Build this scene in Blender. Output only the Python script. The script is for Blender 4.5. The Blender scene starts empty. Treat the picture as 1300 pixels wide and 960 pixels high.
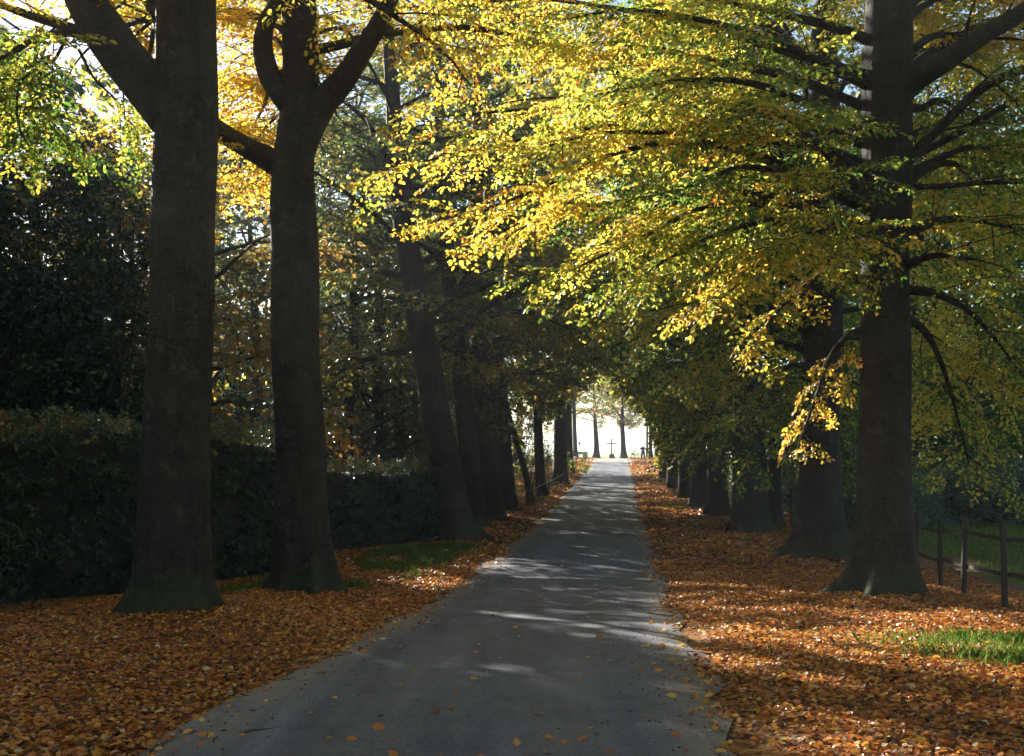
import bpy, math, numpy as np
from mathutils import Vector, Matrix
rs = np.random.default_rng(11)
C = bpy.context.scene.collection
sc = bpy.context.scene
R = math.radians

# ------------------------------------------------------------------ frame
F, CX, HY, CAMZ = 1394.0, 650.0, 571.0, 1.75          # photo focal length (px), centre column, horizon row, eye height
SUN_AZ, SUN_EL = R(32), R(24)                          # sun ahead and to the left
S = np.array([-math.sin(SUN_AZ)*math.cos(SUN_EL), math.cos(SUN_AZ)*math.cos(SUN_EL), math.sin(SUN_EL)])
A1 = np.cross(S, [0, 0, 1.0]); A1 /= np.linalg.norm(A1)
A2 = np.cross(A1, S)

_gp = np.array([(-60, .3), (-20, .15), (0, 0), (7, -.25), (12, -.48), (21, -.95), (30, -1.02), (42, -1.05), (60, -.85), (80, -.5),
                (107, -.08), (125, .36), (139, .6), (150, .62), (200, .55), (600, .5), (4000, .5)])
_gs = np.arange(-60, 700, .5)
_gz = np.interp(_gs, _gp[:, 0], _gp[:, 1])
_k = np.exp(-np.linspace(-2, 2, 17)**2); _k /= _k.sum()
_gz = np.convolve(np.pad(_gz, 8, mode='edge'), _k, 'valid')

def road_x(y): return .1*np.asarray(y) - 1.2           # centre line of the road
def wob(x, y):
    return (np.sin(x*1.3+y*.7)*.5+np.sin(x*2.9-y*1.9+1.3)*.3+np.sin(x*.37+y*.53+.4)+np.sin(x*5.1+y*4.3)*.12)*.5
def ground_z(x, y):
    x = np.asarray(x, float); y = np.asarray(y, float)
    u = x-road_x(y)
    z = np.interp(y, _gs, _gz)
    a = np.abs(u)
    v = np.clip((a-2.1)/.8, 0, 1); v = v*v*(3-2*v)
    near = np.clip((150-y)/30, 0, 1)
    z = z - .035*(1-v)*near + v*near*(.03+.035*wob(x, y)) - np.where(u > 7, np.clip((u-7)/12, 0, 1)*.25, 0)*near
    for mx, my in MOUNDS:
        z = z+.11*np.exp(-(((x-mx)**2+(y-my)**2)/1.15**2))
    return z
MOUNDS = [(-5.0, 16), (-3.64, 19.5), (6.46, 19), (7.75, 27.7)]
def gpt(px, d): 
    x = (px-CX)/F*d
    return np.array([x, d, float(ground_z(x, d))])
def P(px, py, d): return np.array([(px-CX)/F*d, d, CAMZ+(HY-py)/F*d])
def on_ground(px, py):                                 # where the sight line meets the ground
    d = np.arange(4, 160, .05)
    x = (px-CX)/F*d; z = CAMZ+(HY-py)/F*d
    i = np.argmax(z <= ground_z(x, d)); return np.array([x[i], d[i], z[i]])

# ------------------------------------------------------------------ gaps in the crowns that let sun streaks through
COR = []   # rows: a, b, t, radius, probability, margin
def gap(p, r, prob=1.0, margin=1.5):
    p = np.asarray(p, float); COR.append((p@A1, p@A2, p@S, r, prob, margin))
def gap_line(pix, r0, r1, n=14, prob=1.0):
    pix = np.array(pix, float); t = np.linspace(0, 1, len(pix))
    for k in np.linspace(0, 1, n):
        q = on_ground(np.interp(k, t, pix[:, 0]), np.interp(k, t, pix[:, 1]))
        gap(q, r0+(r1-r0)*k, prob, .3)
gap_line([(640, 786), (760, 803), (900, 832), (960, 850)], .1, .27, 30)
gap_line([(800, 795), (900, 806), (1010, 826), (1150, 846), (1290, 862)], .14, .55, 36)
gap_line([(930, 800), (1060, 815), (1180, 822), (1300, 828)], .35, .7, 28)
gap_line([(1100, 808), (1300, 804)], .35, .5, 14); gap_line([(1130, 790), (1300, 784)], .3, .4, 12)
gap_line([(700, 842), (930, 862), (1100, 872)], .06, .22, 20, .8)
gap_line([(640, 736), (790, 741)], .06, .1, 16, .9)
gap_line([(835, 741), (985, 748)], .16, .22, 18)
gap_line([(690, 681), (760, 679)], .07, .07, 12)
gap_line([(690, 664), (800, 655)], .07, .07, 12, .8)
gap_line([(1195, 747), (1300, 768)], .2, .3, 12)
gap_line([(290, 748), (450, 760), (560, 735)], .5, .45, 16, 1); gap_line([(450, 726), (600, 690)], .5, .5, 14, .9); gap_line([(450, 705), (560, 690)], .4, .4, 10, .9)
gap_line([(40, 800), (330, 795)], .3, .3, 12, .5)
for _py in (640, 632, 624, 618, 611, 606, 601): gap_line([(720, _py), (812, _py-1)], .06, .1, 16, .75)
gap_line([(740, 590), (830, 586)], .9, .9, 6)
for (px, py, d, r, p) in [(540, 230, 19, 1.2, .9), (590, 170, 20, 1.5, .95), (650, 200, 20, 1.6, .95), (700, 140, 21, 1.6, .95), (620, 90, 21, 1.4, .95),
                          (750, 200, 21, 1.4, .9), (690, 260, 19, 1.4, .9), (560, 270, 19, 1.0, .9), (800, 120, 22, 1.1, .6), (820, 220, 21, .8, .7),
                          (700, 40, 22, 1.6, .93), (580, 30, 22, 1.6, .9), (780, 40, 23, 1.2, .65), (900, 340, 19, .7, .7), (820, 330, 19, .8, .75),
                          (1040, 540, 17.5, .7, .75), (1000, 300, 18, .8, .55)]:
    gap(P(px, py, d), r*1.15, p, 1.6)
for (px, py, d, r, p) in [(310, 60, 21, 1.6, .9), (310, 170, 21, 1.5, .95), (440, 60, 22, 1.6, .92), (420, 170, 22, 1.0, .9), (90, 40, 19.5, 1.7, .92), (140, 110, 20, 1.0, .9), (60, 40, 15.3, 1.5, .9), (60, 150, 15, 1.3, .95), (150, 130, 16.5, .9, .9), (320, 230, 21, .8, .8)]:
    gap(P(px, py, d), r*1.15, p, 1.3)
COR = np.array(COR)
def over_road(p):                                      # room kept free above the road
    u = p[:, 0]-road_x(p[:, 1]); y = p[:, 1]; h = p[:, 2]-np.interp(y, _gs, _gz)
    wide = np.interp(y, [52, 78, 112], [2.7, 4.5, 5.6])+.4*np.sin(y*.9)
    clear = np.interp(y, [25, 35, 60, 100, 128, 136], [3, 4.8, 6.4, 8, 8, 4.6])*(1-.35*(np.abs(u)/wide)**2)+.5*np.sin(p[:, 0]*2+y*.6)
    return (np.abs(u) < wide) & (h < clear) & (y > 22)
def clip_poly(p):
    b = over_road(p+np.array([0, 0, -.3]))
    if b.any():
        k = max(2, int(np.argmax(b))); p = p[:k]
        if len(p) < 3: p = np.array([p[0], (p[0]+p[-1])/2, p[-1]])
    return p
def keep_mask(p, rng):
    y = p[:, 1]; keep = ~over_road(p)
    keep &= ~((y > -2) & (y < 10.5) & (np.abs(p[:, 0]) < 9) & (p[:, 2] < 4.5+.5*np.maximum(y, 0)))
    a, b, t = p@A1, p@A2, p@S
    for (ca, cb, ct, r, pr, mg) in COR:
        hit = (t > ct+mg) & ((a-ca)**2+(b-cb)**2 < r*r)
        if pr < 1: hit &= rng.random(len(p)) < pr
        keep &= ~hit
    return keep

# ------------------------------------------------------------------ mesh helpers
def mesh_obj(name, V, Fq, mat, parent=None, loc=None, attrs=None, mats=None, midx=None, smooth=False):
    """V (n,3), Fq: (m,k) index array or list of such arrays"""
    V = np.asarray(V, np.float32)
    if not isinstance(Fq, list): Fq = [Fq]
    Fq = [f for f in Fq if len(f)]
    me = bpy.data.meshes.new(name)
    me.vertices.add(len(V)); me.vertices.foreach_set('co', V.ravel())
    tot = np.concatenate([np.full(len(f), f.shape[1], np.int32) for f in Fq])
    idx = np.concatenate([f.ravel() for f in Fq]).astype(np.int32)
    me.loops.add(len(idx)); me.loops.foreach_set('vertex_index', idx)
    me.polygons.add(len(tot))
    st = np.zeros(len(tot), np.int32); st[1:] = np.cumsum(tot)[:-1]
    me.polygons.foreach_set('loop_start', st)
    for k, (dom, arr) in (attrs or {}).items():
        at = me.attributes.new(k, 'FLOAT', dom); at.data.foreach_set('value', np.asarray(arr, np.float32))
    me.update(calc_edges=True); me.validate(verbose=False)
    for m in (mats or [mat]): me.materials.append(m)
    if midx is not None: me.polygons.foreach_set('material_index', np.asarray(midx, np.int32))
    me.polygons.foreach_set('use_smooth', np.full(len(tot), bool(smooth)))
    o = bpy.data.objects.new(name, me); C.objects.link(o)
    if parent is not None: o.parent = parent
    if loc is not None: o.location = [float(v) for v in loc]
    return o
def tag(o, label, cat, group=None, kind=None):
    if label: o['label'] = label
    if cat: o['category'] = cat
    if group: o['group'] = group
    if kind: o['kind'] = kind
    return o
def empty(name, loc, label, cat, group=None, rz=0):
    o = bpy.data.objects.new(name, None); C.objects.link(o); o.location = [float(v) for v in loc]; o.rotation_euler = (0, 0, rz)
    o.empty_display_size = .2
    return tag(o, label, cat, group)
def copy_tree(o, loc, rz, scale, label, group, parent=None):
    c = o.copy(); C.objects.link(c)
    if parent is None:
        c.location = [float(v) for v in loc]; c.rotation_euler = (0, 0, rz); c.scale = (scale,)*3 if np.isscalar(scale) else scale
        c['label'] = label; c['group'] = group
    else: c.parent = parent
    for ch in list(o.children): copy_tree(ch, None, 0, 1, None, None, c)
    return c

class Tubes:
    def __init__(s): s.V = []; s.Q = []; s.T = []; s.n = 0
    def add(s, pts, rad, n=6, mod=None, cap=True):
        pts = np.asarray(pts, float); m = len(pts); rad = np.broadcast_to(np.asarray(rad, float), (m,))
        t = np.gradient(pts, axis=0); t /= np.linalg.norm(t, axis=1)[:, None]+1e-9
        mt = t.mean(0)
        ref = np.array([0, 0, 1.]) if abs(mt[2]) < .75*np.linalg.norm(mt) else np.array([1., 0, 0])
        x = np.cross(t, ref); x /= np.linalg.norm(x, axis=1)[:, None]+1e-9
        y = np.cross(t, x)
        th = np.linspace(0, 2*np.pi, n, endpoint=False)
        rr = rad[:, None]*np.ones(n) if mod is None else rad[:, None]*mod(th[None, :], pts)
        v = pts[:, None, :]+rr[..., None]*(np.cos(th)[None, :, None]*x[:, None]+np.sin(th)[None, :, None]*y[:, None])
        i = np.arange(m-1)[:, None]*n; j = np.arange(n)[None, :]; k = (j+1) % n
        q = np.stack([i+j, i+k, i+n+k, i+n+j], -1).reshape(-1, 4)+s.n
        s.V.append(v.reshape(-1, 3)); s.Q.append(q)
        b = s.n; s.n += m*n
        if cap:
            s.V.append(pts[[0, -1]]); c0, c1 = s.n, s.n+1; s.n += 2
            jj = np.arange(n); kk = (jj+1) % n
            s.T.append(np.stack([np.full(n, c0), b+kk, b+jj], -1)); s.T.append(np.stack([np.full(n, c1), b+(m-1)*n+jj, b+(m-1)*n+kk], -1))
    def box(s, c, size, M=None):
        h = np.asarray(size)/2.
        v = np.array([[x, y, z] for z in (-1, 1) for y in (-1, 1) for x in (-1, 1)], float)*h
        if M is not None: v = v@np.asarray(M).T
        s.V.append(v+np.asarray(c)); b = s.n; s.n += 8
        s.Q.append(np.array([[0, 2, 3, 1], [4, 5, 7, 6], [0, 1, 5, 4], [2, 6, 7, 3], [0, 4, 6, 2], [1, 3, 7, 5]])+b)
    def build(s, name, mat, parent=None, off=None, smooth=True, loc=None):
        V = np.concatenate(s.V)
        if off is not None: V = V-np.asarray(off)
        return mesh_obj(name, V, [np.concatenate(s.Q)]+([np.concatenate(s.T)] if s.T else []), mat, parent, loc, smooth=smooth)

# ------------------------------------------------------------------ materials
def new_mat(name):
    m = bpy.data.materials.new(name); m.use_nodes = True; m.node_tree.nodes.clear(); return m, m.node_tree.nodes, m.node_tree.links
def ramp(N, stops):
    r = N.new('ShaderNodeValToRGB'); e = r.color_ramp.elements
    while len(e) < len(stops): e.new(.5)
    for q, (p, c) in zip(e, stops): q.position = p; q.color = (*c, 1)
    return r
def leaf_mat(name, stops, gain=1.5, trans=.5, rough=.42, spec=.4):
    m, N, L = new_mat(name)
    at = N.new('ShaderNodeAttribute'); at.attribute_name = 'tint'
    r1 = ramp(N, stops); r2 = ramp(N, [(p, tuple(min(.95, v*gain) for v in c)) for p, c in stops])
    L.new(at.outputs['Fac'], r1.inputs[0]); L.new(at.outputs['Fac'], r2.inputs[0])
    b = N.new('ShaderNodeBsdfPrincipled'); b.inputs['Roughness'].default_value = rough; b.inputs['Specular IOR Level'].default_value = spec
    L.new(r1.outputs[0], b.inputs['Base Color'])
    t = N.new('ShaderNodeBsdfTranslucent'); L.new(r2.outputs[0], t.inputs['Color'])
    x = N.new('ShaderNodeMixShader'); x.inputs[0].default_value = trans
    L.new(b.outputs[0], x.inputs[1]); L.new(t.outputs[0], x.inputs[2])
    o = N.new('ShaderNodeOutputMaterial'); L.new(x.outputs[0], o.inputs[0])
    return m
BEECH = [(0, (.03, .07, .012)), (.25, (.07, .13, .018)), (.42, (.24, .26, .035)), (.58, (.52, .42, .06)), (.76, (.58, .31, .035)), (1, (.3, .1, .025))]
M_leaf = leaf_mat('beech leaves', BEECH, 1.9, .6)
M_bramble = leaf_mat('bramble leaves', [(0, (.07, .11, .07)), (.5, (.13, .18, .11)), (1, (.24, .25, .16))], 1.2, .35)
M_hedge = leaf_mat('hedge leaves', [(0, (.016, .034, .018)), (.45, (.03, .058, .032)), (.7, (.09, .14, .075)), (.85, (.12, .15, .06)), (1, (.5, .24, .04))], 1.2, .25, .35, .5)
M_dull = leaf_mat('dull autumn leaves', [(0, (.028, .055, .034)), (.3, (.065, .1, .05)), (.5, (.15, .16, .055)), (.65, (.28, .2, .05)), (1, (.36, .17, .035))], 1.5, .42)
M_dullb = leaf_mat('muted beech leaves', [(0, (.03, .06, .02)), (.25, (.065, .11, .03)), (.45, (.17, .19, .045)), (.62, (.36, .28, .055)), (.8, (.44, .24, .04)), (1, (.32, .13, .03))], 1.5, .42)
M_dark = leaf_mat('evergreen leaves', [(0, (.012, .03, .016)), (.5, (.022, .05, .024)), (.8, (.045, .07, .025)), (1, (.3, .16, .03))], 1.2, .2, .3, .55)
M_spruce = leaf_mat('spruce needles', [(0, (.012, .03, .022)), (.6, (.025, .055, .035)), (1, (.05, .08, .04))], 1.2, .2, .5, .4)
M_litter = leaf_mat('fallen leaves', [(0, (.06, .028, .014)), (.2, (.24, .075, .02)), (.45, (.5, .165, .03)), (.7, (.62, .3, .05)), (.88, (.7, .46, .08)), (1, (.62, .52, .32))], 1.25, .32, .42, .4)
M_grass = leaf_mat('grass', [(0, (.035, .075, .014)), (.6, (.09, .17, .025)), (1, (.28, .3, .07))], 1.5, .45, .4, .4)

def noise(N, L, vec, scale, detail=4, rough=.55):
    n = N.new('ShaderNodeTexNoise'); n.inputs['Scale'].default_value = scale; n.inputs['Detail'].default_value = detail; n.inputs['Roughness'].default_value = rough
    if vec is not None: L.new(vec, n.inputs['Vector'])
    return n
def mix(N, L, f, a, b, bt='MIX'):
    m = N.new('ShaderNodeMix'); m.data_type = 'RGBA'; m.blend_type = bt
    for sock, v in ((0, f), (6, a), (7, b)):
        if isinstance(v, (int, float)): m.inputs[sock].default_value = v
        elif isinstance(v, tuple): m.inputs[sock].default_value = (*v, 1)
        else: L.new(v, m.inputs[sock])
    return m.outputs[2]
def bark_mat(name, c0, c1, moss=.3):
    m, N, L = new_mat(name)
    tc = N.new('ShaderNodeTexCoord'); ob = tc.outputs['Object']
    mp = N.new('ShaderNodeMapping'); mp.inputs['Scale'].default_value = (5, 5, .7); L.new(ob, mp.inputs[0])
    mh = N.new('ShaderNodeMapping'); mh.inputs['Scale'].default_value = (1.6, 1.6, 6.5); L.new(ob, mh.inputs[0])
    wq = noise(N, L, ob, 2.2, 3); wv = N.new('ShaderNodeVectorMath'); wv.operation = 'MULTIPLY_ADD'; wv.inputs[1].default_value = (.5, .5, .9); L.new(wq.outputs['Color'], wv.inputs[0]); L.new(ob, wv.inputs[2])
    L.new(wv.outputs[0], mp.inputs[0]); L.new(wv.outputs[0], mh.inputs[0])
    n1 = noise(N, L, mp.outputs[0], 1.6, 6, .6); n2 = noise(N, L, mh.outputs[0], 1.5, 5, .65); n3 = noise(N, L, ob, 1.1, 4)
    n4 = noise(N, L, ob, 30, 4, .6)
    r1 = ramp(N, [(.3, c0), (.7, c1)]); L.new(n1.outputs[0], r1.inputs[0])
    r2 = ramp(N, [(.42, (.55, .55, .55)), (.56, (1, 1, 1))]); L.new(n2.outputs[0], r2.inputs[0])
    col = mix(N, L, .8, r1.outputs[0], r2.outputs[0], 'MULTIPLY')
    r3 = ramp(N, [(.48, (0, 0, 0)), (.66, (1, 1, 1))]); L.new(n3.outputs[0], r3.inputs[0])
    mul = N.new('ShaderNodeMath'); mul.operation = 'MULTIPLY'; mul.inputs[1].default_value = .45; L.new(r3.outputs[0], mul.inputs[0])
    col = mix(N, L, mul.outputs[0], col, (.05, .058, .034))
    lc = noise(N, L, ob, 3.4, 7, .7); lr_ = ramp(N, [(.56, (0, 0, 0)), (.66, (.4, .4, .4))]); L.new(lc.outputs[0], lr_.inputs[0]); col = mix(N, L, lr_.outputs[0], col, (.095, .1, .082))
    sx = N.new('ShaderNodeSeparateXYZ'); L.new(ob, sx.inputs[0])
    mr = N.new('ShaderNodeMapRange'); mr.inputs[1].default_value = .7; mr.inputs[2].default_value = .05; L.new(sx.outputs[2], mr.inputs[0])
    mm = N.new('ShaderNodeMath'); mm.operation = 'MULTIPLY'; L.new(mr.outputs[0], mm.inputs[0]); L.new(n1.outputs[0], mm.inputs[1])
    mk = N.new('ShaderNodeMath'); mk.operation = 'MULTIPLY'; mk.inputs[1].default_value = moss*2; mk.use_clamp = True; L.new(mm.outputs[0], mk.inputs[0])
    col = mix(N, L, mk.outputs[0], col, (.035, .06, .012))
    b = N.new('ShaderNodeBsdfPrincipled'); b.inputs['Roughness'].default_value = .8; b.inputs['Specular IOR Level'].default_value = .25
    L.new(col, b.inputs['Base Color'])
    ad = N.new('ShaderNodeMath'); ad.operation = 'ADD'; L.new(n1.outputs[0], ad.inputs[0]); L.new(n2.outputs[0], ad.inputs[1])
    a2 = N.new('ShaderNodeMath'); a2.operation = 'MULTIPLY_ADD'; a2.inputs[1].default_value = .3; L.new(n4.outputs[0], a2.inputs[0]); L.new(ad.outputs[0], a2.inputs[2])
    bu = N.new('ShaderNodeBump'); bu.inputs['Strength'].default_value = 1; bu.inputs['Distance'].default_value = .06; L.new(a2.outputs[0], bu.inputs['Height'])
    L.new(bu.outputs[0], b.inputs['Normal'])
    o = N.new('ShaderNodeOutputMaterial'); L.new(b.outputs[0], o.inputs[0])
    return m
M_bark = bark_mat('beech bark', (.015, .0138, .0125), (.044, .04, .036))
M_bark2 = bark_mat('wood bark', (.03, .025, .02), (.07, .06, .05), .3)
def plain(name, c, rough=.7, nscale=8, var=.35, metal=0, bump=.3):
    m, N, L = new_mat(name)
    tc = N.new('ShaderNodeTexCoord'); n = noise(N, L, tc.outputs['Object'], nscale, 6, .6)
    r = ramp(N, [(.3, tuple(v*(1-var) for v in c)), (.7, tuple(v*(1+var) for v in c))]); L.new(n.outputs[0], r.inputs[0])
    b = N.new('ShaderNodeBsdfPrincipled'); b.inputs['Roughness'].default_value = rough; b.inputs['Metallic'].default_value = metal
    L.new(r.outputs[0], b.inputs['Base Color'])
    bu = N.new('ShaderNodeBump'); bu.inputs['Strength'].default_value = bump; bu.inputs['Distance'].default_value = .02; L.new(n.outputs[0], bu.inputs['Height']); L.new(bu.outputs[0], b.inputs['Normal'])
    o = N.new('ShaderNodeOutputMaterial'); L.new(b.outputs[0], o.inputs[0])
    return m

# ------------------------------------------------------------------ leaf sprays
def unit(v): return v/(np.linalg.norm(v, axis=-1, keepdims=True)+1e-9)
def spray_template(nside, step, leaf, rng, hang=.25, up=.0):
    """leaves of one flat spray: base points, directions, normals and lengths; axis +x of length 1, plane xy"""
    pos, dr = [], []
    def run(o, ang, ln):
        k = 0; t = step*.6
        while t < ln:
            sg = 1 if k % 2 else -1
            a = ang+sg*R(52)+rng.normal(0, .2)
            pos.append((o[0]+math.cos(ang)*t, o[1]+math.sin(ang)*t, rng.normal(0, .012)-.12*(o[0]+t)**2)); dr.append((math.cos(a), math.sin(a), -hang*rng.random()*1.6+up))
            k += 1; t += step*rng.uniform(.75, 1.2)
        pos.append((o[0]+math.cos(ang)*ln, o[1]+math.sin(ang)*ln, -.12*(o[0]+ln)**2)); dr.append((math.cos(ang), math.sin(ang), -hang))
    run((0, 0), 0, 1)
    for i in range(nside):
        x = .08+.8*i/max(1, nside-1); sg = 1 if i % 2 else -1
        run((x, 0), sg*rng.uniform(.6, .95), .52*(1-.55*x)*rng.uniform(.8, 1.15))
    pos = np.array(pos); dr = unit(np.array(dr))
    nrm = unit(np.array([0, 0, 1.])+rng.normal(0, .55, (len(pos), 3)))
    ln = leaf*rng.uniform(.55, 1.35, len(pos))
    return pos, dr, nrm, ln
_tr = np.random.default_rng(5)
T_near = [spray_template(6, .085, .105, _tr) for _ in range(4)]
T_mid = [spray_template(5, .15, .17, _tr) for _ in range(4)]
T_far = [spray_template(3, .28, .3, _tr) for _ in range(4)]
T_needle = [spray_template(7, .1, .2, _tr, .5) for _ in range(3)]
HEX = np.array([(0, 0, 0), (.3, .26, .04), (.68, .24, .03), (1, 0, -.05), (.68, -.24, .03), (.3, -.26, .04)])
QUAD = np.array([(0, 0, 0), (.45, .33, .05), (1, 0, -.03), (.45, -.33, .05)])
NEED = np.array([(0, 0, 0), (.4, .11, .02), (1, 0, -.03), (.4, -.11, .02)])

class Sprays:
    def __init__(s): s.o = []; s.d = []; s.n = []; s.s = []; s.t = []
    def add(s, o, d, n, size, tint): s.o.append(o); s.d.append(d); s.n.append(n); s.s.append(size); s.t.append(tint)
    def leaves(s, T, rng, shape=HEX, drop=.08, cull=True, tnoise=.11, base=None, out=.085):
        """-> V, F, tint for a mesh of leaves in world space"""
        o = np.array(s.o); x = unit(np.array(s.d)); n = np.array(s.n); y = unit(np.cross(n, x)); z = np.cross(x, y)
        sz = np.array(s.s); tn = np.array(s.t); kind = rng.integers(0, len(T), len(o))
        VV, TT = [], []
        for k, (lp, ld, lnr, ll) in enumerate(T):
            q = np.where(kind == k)[0]
            if not len(q): continue
            B = np.stack([x[q], y[q], z[q]], 1)                     # rows are axes
            p = o[q][:, None]+sz[q][:, None, None]*np.einsum('ml,qlc->qmc', lp, B)
            dd = np.einsum('ml,qlc->qmc', ld, B); nn = np.einsum('ml,qlc->qmc', lnr, B)
            dd = dd+rng.normal(0, .22, dd.shape); dd[..., 2] -= .12
            L_ = np.broadcast_to(ll[None]*1.0, p.shape[:2])*np.sqrt(sz[q])[:, None]
            tt = tn[q][:, None]+rng.normal(0, tnoise, p.shape[:2])+np.where(rng.random(p.shape[:2]) < out, .3, 0)
            p = p.reshape(-1, 3); dd = unit(dd.reshape(-1, 3)); nn = nn.reshape(-1, 3)+rng.normal(0, .25, p.shape)
            L_ = L_.reshape(-1); tt = tt.reshape(-1)
            kp = rng.random(len(p)) > drop
            if cull: kp &= keep_mask(p, rng)
            p, dd, nn, L_, tt = p[kp], dd[kp], nn[kp], L_[kp], tt[kp]
            yy = unit(np.cross(nn, dd)); zz = np.cross(dd, yy)
            v = p[:, None]+L_[:, None, None]*(shape[None, :, 0:1]*dd[:, None]+shape[None, :, 1:2]*yy[:, None]+shape[None, :, 2:3]*zz[:, None])
            VV.append(v.reshape(-1, 3)); TT.append(tt)
        V = np.concatenate(VV); t = np.clip(np.concatenate(TT), 0, 1)
        F_ = np.arange(len(V)).reshape(-1, len(shape))
        return V, F_, t
    def build(s, name, T, rng, mat, parent, base, bare=None, **kw):
        if bare:                                           # few leaves close to the stem, as in real beeches
            o = np.array(s.o); dd = np.hypot(o[:, 0]-bare[0], o[:, 1]-bare[1]); k = np.where((dd > bare[2]) | ((o[:, 2] < 3.9) & (dd > .9)) | (rng.random(len(o)) < bare[3]))[0]
            for a in ('o', 'd', 'n', 's', 't'): setattr(s, a, [getattr(s, a)[i] for i in k])
        V, F_, t = s.leaves(T, rng, **kw)
        return mesh_obj(name, V-np.asarray(base), F_, mat, parent, attrs={'tint': ('FACE', t)})

# ------------------------------------------------------------------ trees
def polyline(start, d0, length, n, rng, bend=.12, droop=.0, lift=0.0):
    pts = [np.asarray(start, float)]; d = unit(np.asarray(d0, float)); st = length/n
    for i in range(n):
        d = d+rng.normal(0, bend, 3); d[2] += -droop*(i/n)+lift*(1-i/n); d = unit(d)
        pts.append(pts[-1]+d*st)
    return np.array(pts)
def curve_to(a, b, n, rng, sag=.0, amp=.12):
    a = np.asarray(a, float); b = np.asarray(b, float); t = np.linspace(0, 1, n+1)
    p = a+(b-a)*t[:, None]; L = np.linalg.norm(b-a)
    p[:, 2] += sag*L*np.sin(np.pi*t)
    w = np.cumsum(rng.normal(0, amp*L/n, (n+1, 3)), 0); w -= t[:, None]*w[-1]; w -= w[0]*(1-t[:, None])
    return p+w
def spline(pts, n):
    pts = np.asarray(pts, float); m = len(pts); tt = np.linspace(0, m-1, n); out = []
    for t in tt:
        i = min(int(t), m-2); f = t-i
        p0, p1, p2, p3 = pts[max(i-1, 0)], pts[i], pts[i+1], pts[min(i+2, m-1)]
        out.append(.5*((2*p1)+(p2-p0)*f+(2*p0-5*p1+4*p2-p3)*f*f+(3*p1-p0-3*p2+p3)*f**3))
    return np.array(out)
def branch_out(pts, r0, tubes, spr, rng, nsub, subl, spray, tint, tv=.06, t0=.2, step=.3, droop=.25, nseg=5, twig=True, flat=.25, thin_end=.012):
    """sub-branches and leaf sprays along a limb"""
    m = len(pts); L = np.linalg.norm(np.diff(pts, axis=0), axis=1).sum()
    for k in range(nsub):
        t = t0+(1-t0)*(k+rng.uniform(.1, .9))/nsub; i = min(int(t*(m-1)), m-2); f = t*(m-1)-i
        p = pts[i]*(1-f)+pts[i+1]*f; d = unit(pts[i+1]-pts[i])
        side = unit(np.cross(d, [0, 0, 1.])+1e-6)*(1 if k % 2 else -1)
        dd = unit(d*rng.uniform(.4, 1.0)+side*rng.uniform(.6, 1.1)+np.array([0, 0, rng.normal(0, flat)]))
        ln = subl*(1.1-.65*t)*rng.uniform(.7, 1.25)
        q = clip_poly(polyline(p, dd, ln, nseg, rng, .1, droop))
        if twig: tubes.add(q, np.linspace(max(.012, r0*.32*(1-.6*t)), thin_end*.5, len(q)), 4, cap=False)
        spr_along(q, ln, spr, rng, spray, np.clip(tint+rng.normal(0, tv), 0, 1), step)
    spr_along(pts[int(m*.6):], L*.4, spr, rng, spray, tint, step)
def spr_along(q, ln, spr, rng, spray, tint, step):
    m = len(q); ns = max(2, int(ln/step))
    for k in range(ns+1):
        t = (k+.3)/(ns+.6); i = min(int(t*(m-1)), m-2); f = t*(m-1)-i
        p = q[i]*(1-f)+q[i+1]*f; d = unit(q[i+1]-q[i])
        if k < ns:
            side = unit(np.cross(d, [0, 0, 1.])+1e-6)*(1 if k % 2 else -1)
            d = unit(d*.75+side*rng.uniform(.5, 1)+np.array([0, 0, rng.normal(-.08, .2)]))
        nn = np.array([0, 0, 1.])+rng.normal(0, .28, 3)
        spr.add(p, d, nn, spray*rng.uniform(.7, 1.25), tint+rng.normal(0, .04))
def trunk_mod(seed, base, flare=.55, lump=.05):
    q = np.random.default_rng(seed); ph = q.uniform(0, 6.28, 8); nr = q.integers(6, 9)
    rc = np.arange(nr)*2*np.pi/nr+q.normal(0, .22, nr); ra = q.uniform(.35, 1.2, nr); rw = q.uniform(.2, .36, nr)
    zs = base[2]
    def f(th, pts):
        z = (pts[:, 2]-zs)[:, None]
        fl = np.exp(-np.clip(z, -.1, 9)/.3)
        lob = 0*th
        for c, a, w in zip(rc, ra, rw):
            d = np.abs((th-c+.12*np.sin(z*3+c)+np.pi) % (2*np.pi)-np.pi); lob = lob+a*np.exp(-(d/w)**2)
        m = 1+fl*flare*(.12+1.15*lob)+np.exp(-np.clip(z, 0, 9)/1.0)*(.05+.13*lob)
        m = m+lump*(np.sin(2*th+ph[2]+z*.5)*.5+np.sin(3*th+ph[3]-z*.8)*.5+np.sin(th*5+ph[4]+z*1.7)*.22+np.sin(th+z*2.2+ph[5])*.3)
        return m
    return f
def build_trunk(tubes, pts, rad, base, seed, n=36, flare=.55, lump=.05, dz=.14):
    pts = np.asarray(pts, float); L = np.linalg.norm(np.diff(pts, axis=0), axis=1).sum()
    m = max(12, int(L/dz*.35)+14)
    p = spline(pts, m*4); seg = np.r_[0, np.cumsum(np.linalg.norm(np.diff(p, axis=0), axis=1))]
    s = np.r_[np.linspace(0, 1.6, 20)[:-1], np.linspace(1.6, L, m)]
    q = np.stack([np.interp(s, seg, p[:, k]) for k in range(3)], 1)
    r = np.interp(s, np.linspace(0, L, len(rad)), rad)
    tubes.add(q, r, n, trunk_mod(seed, base, flare, lump))
    return q, r

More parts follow.
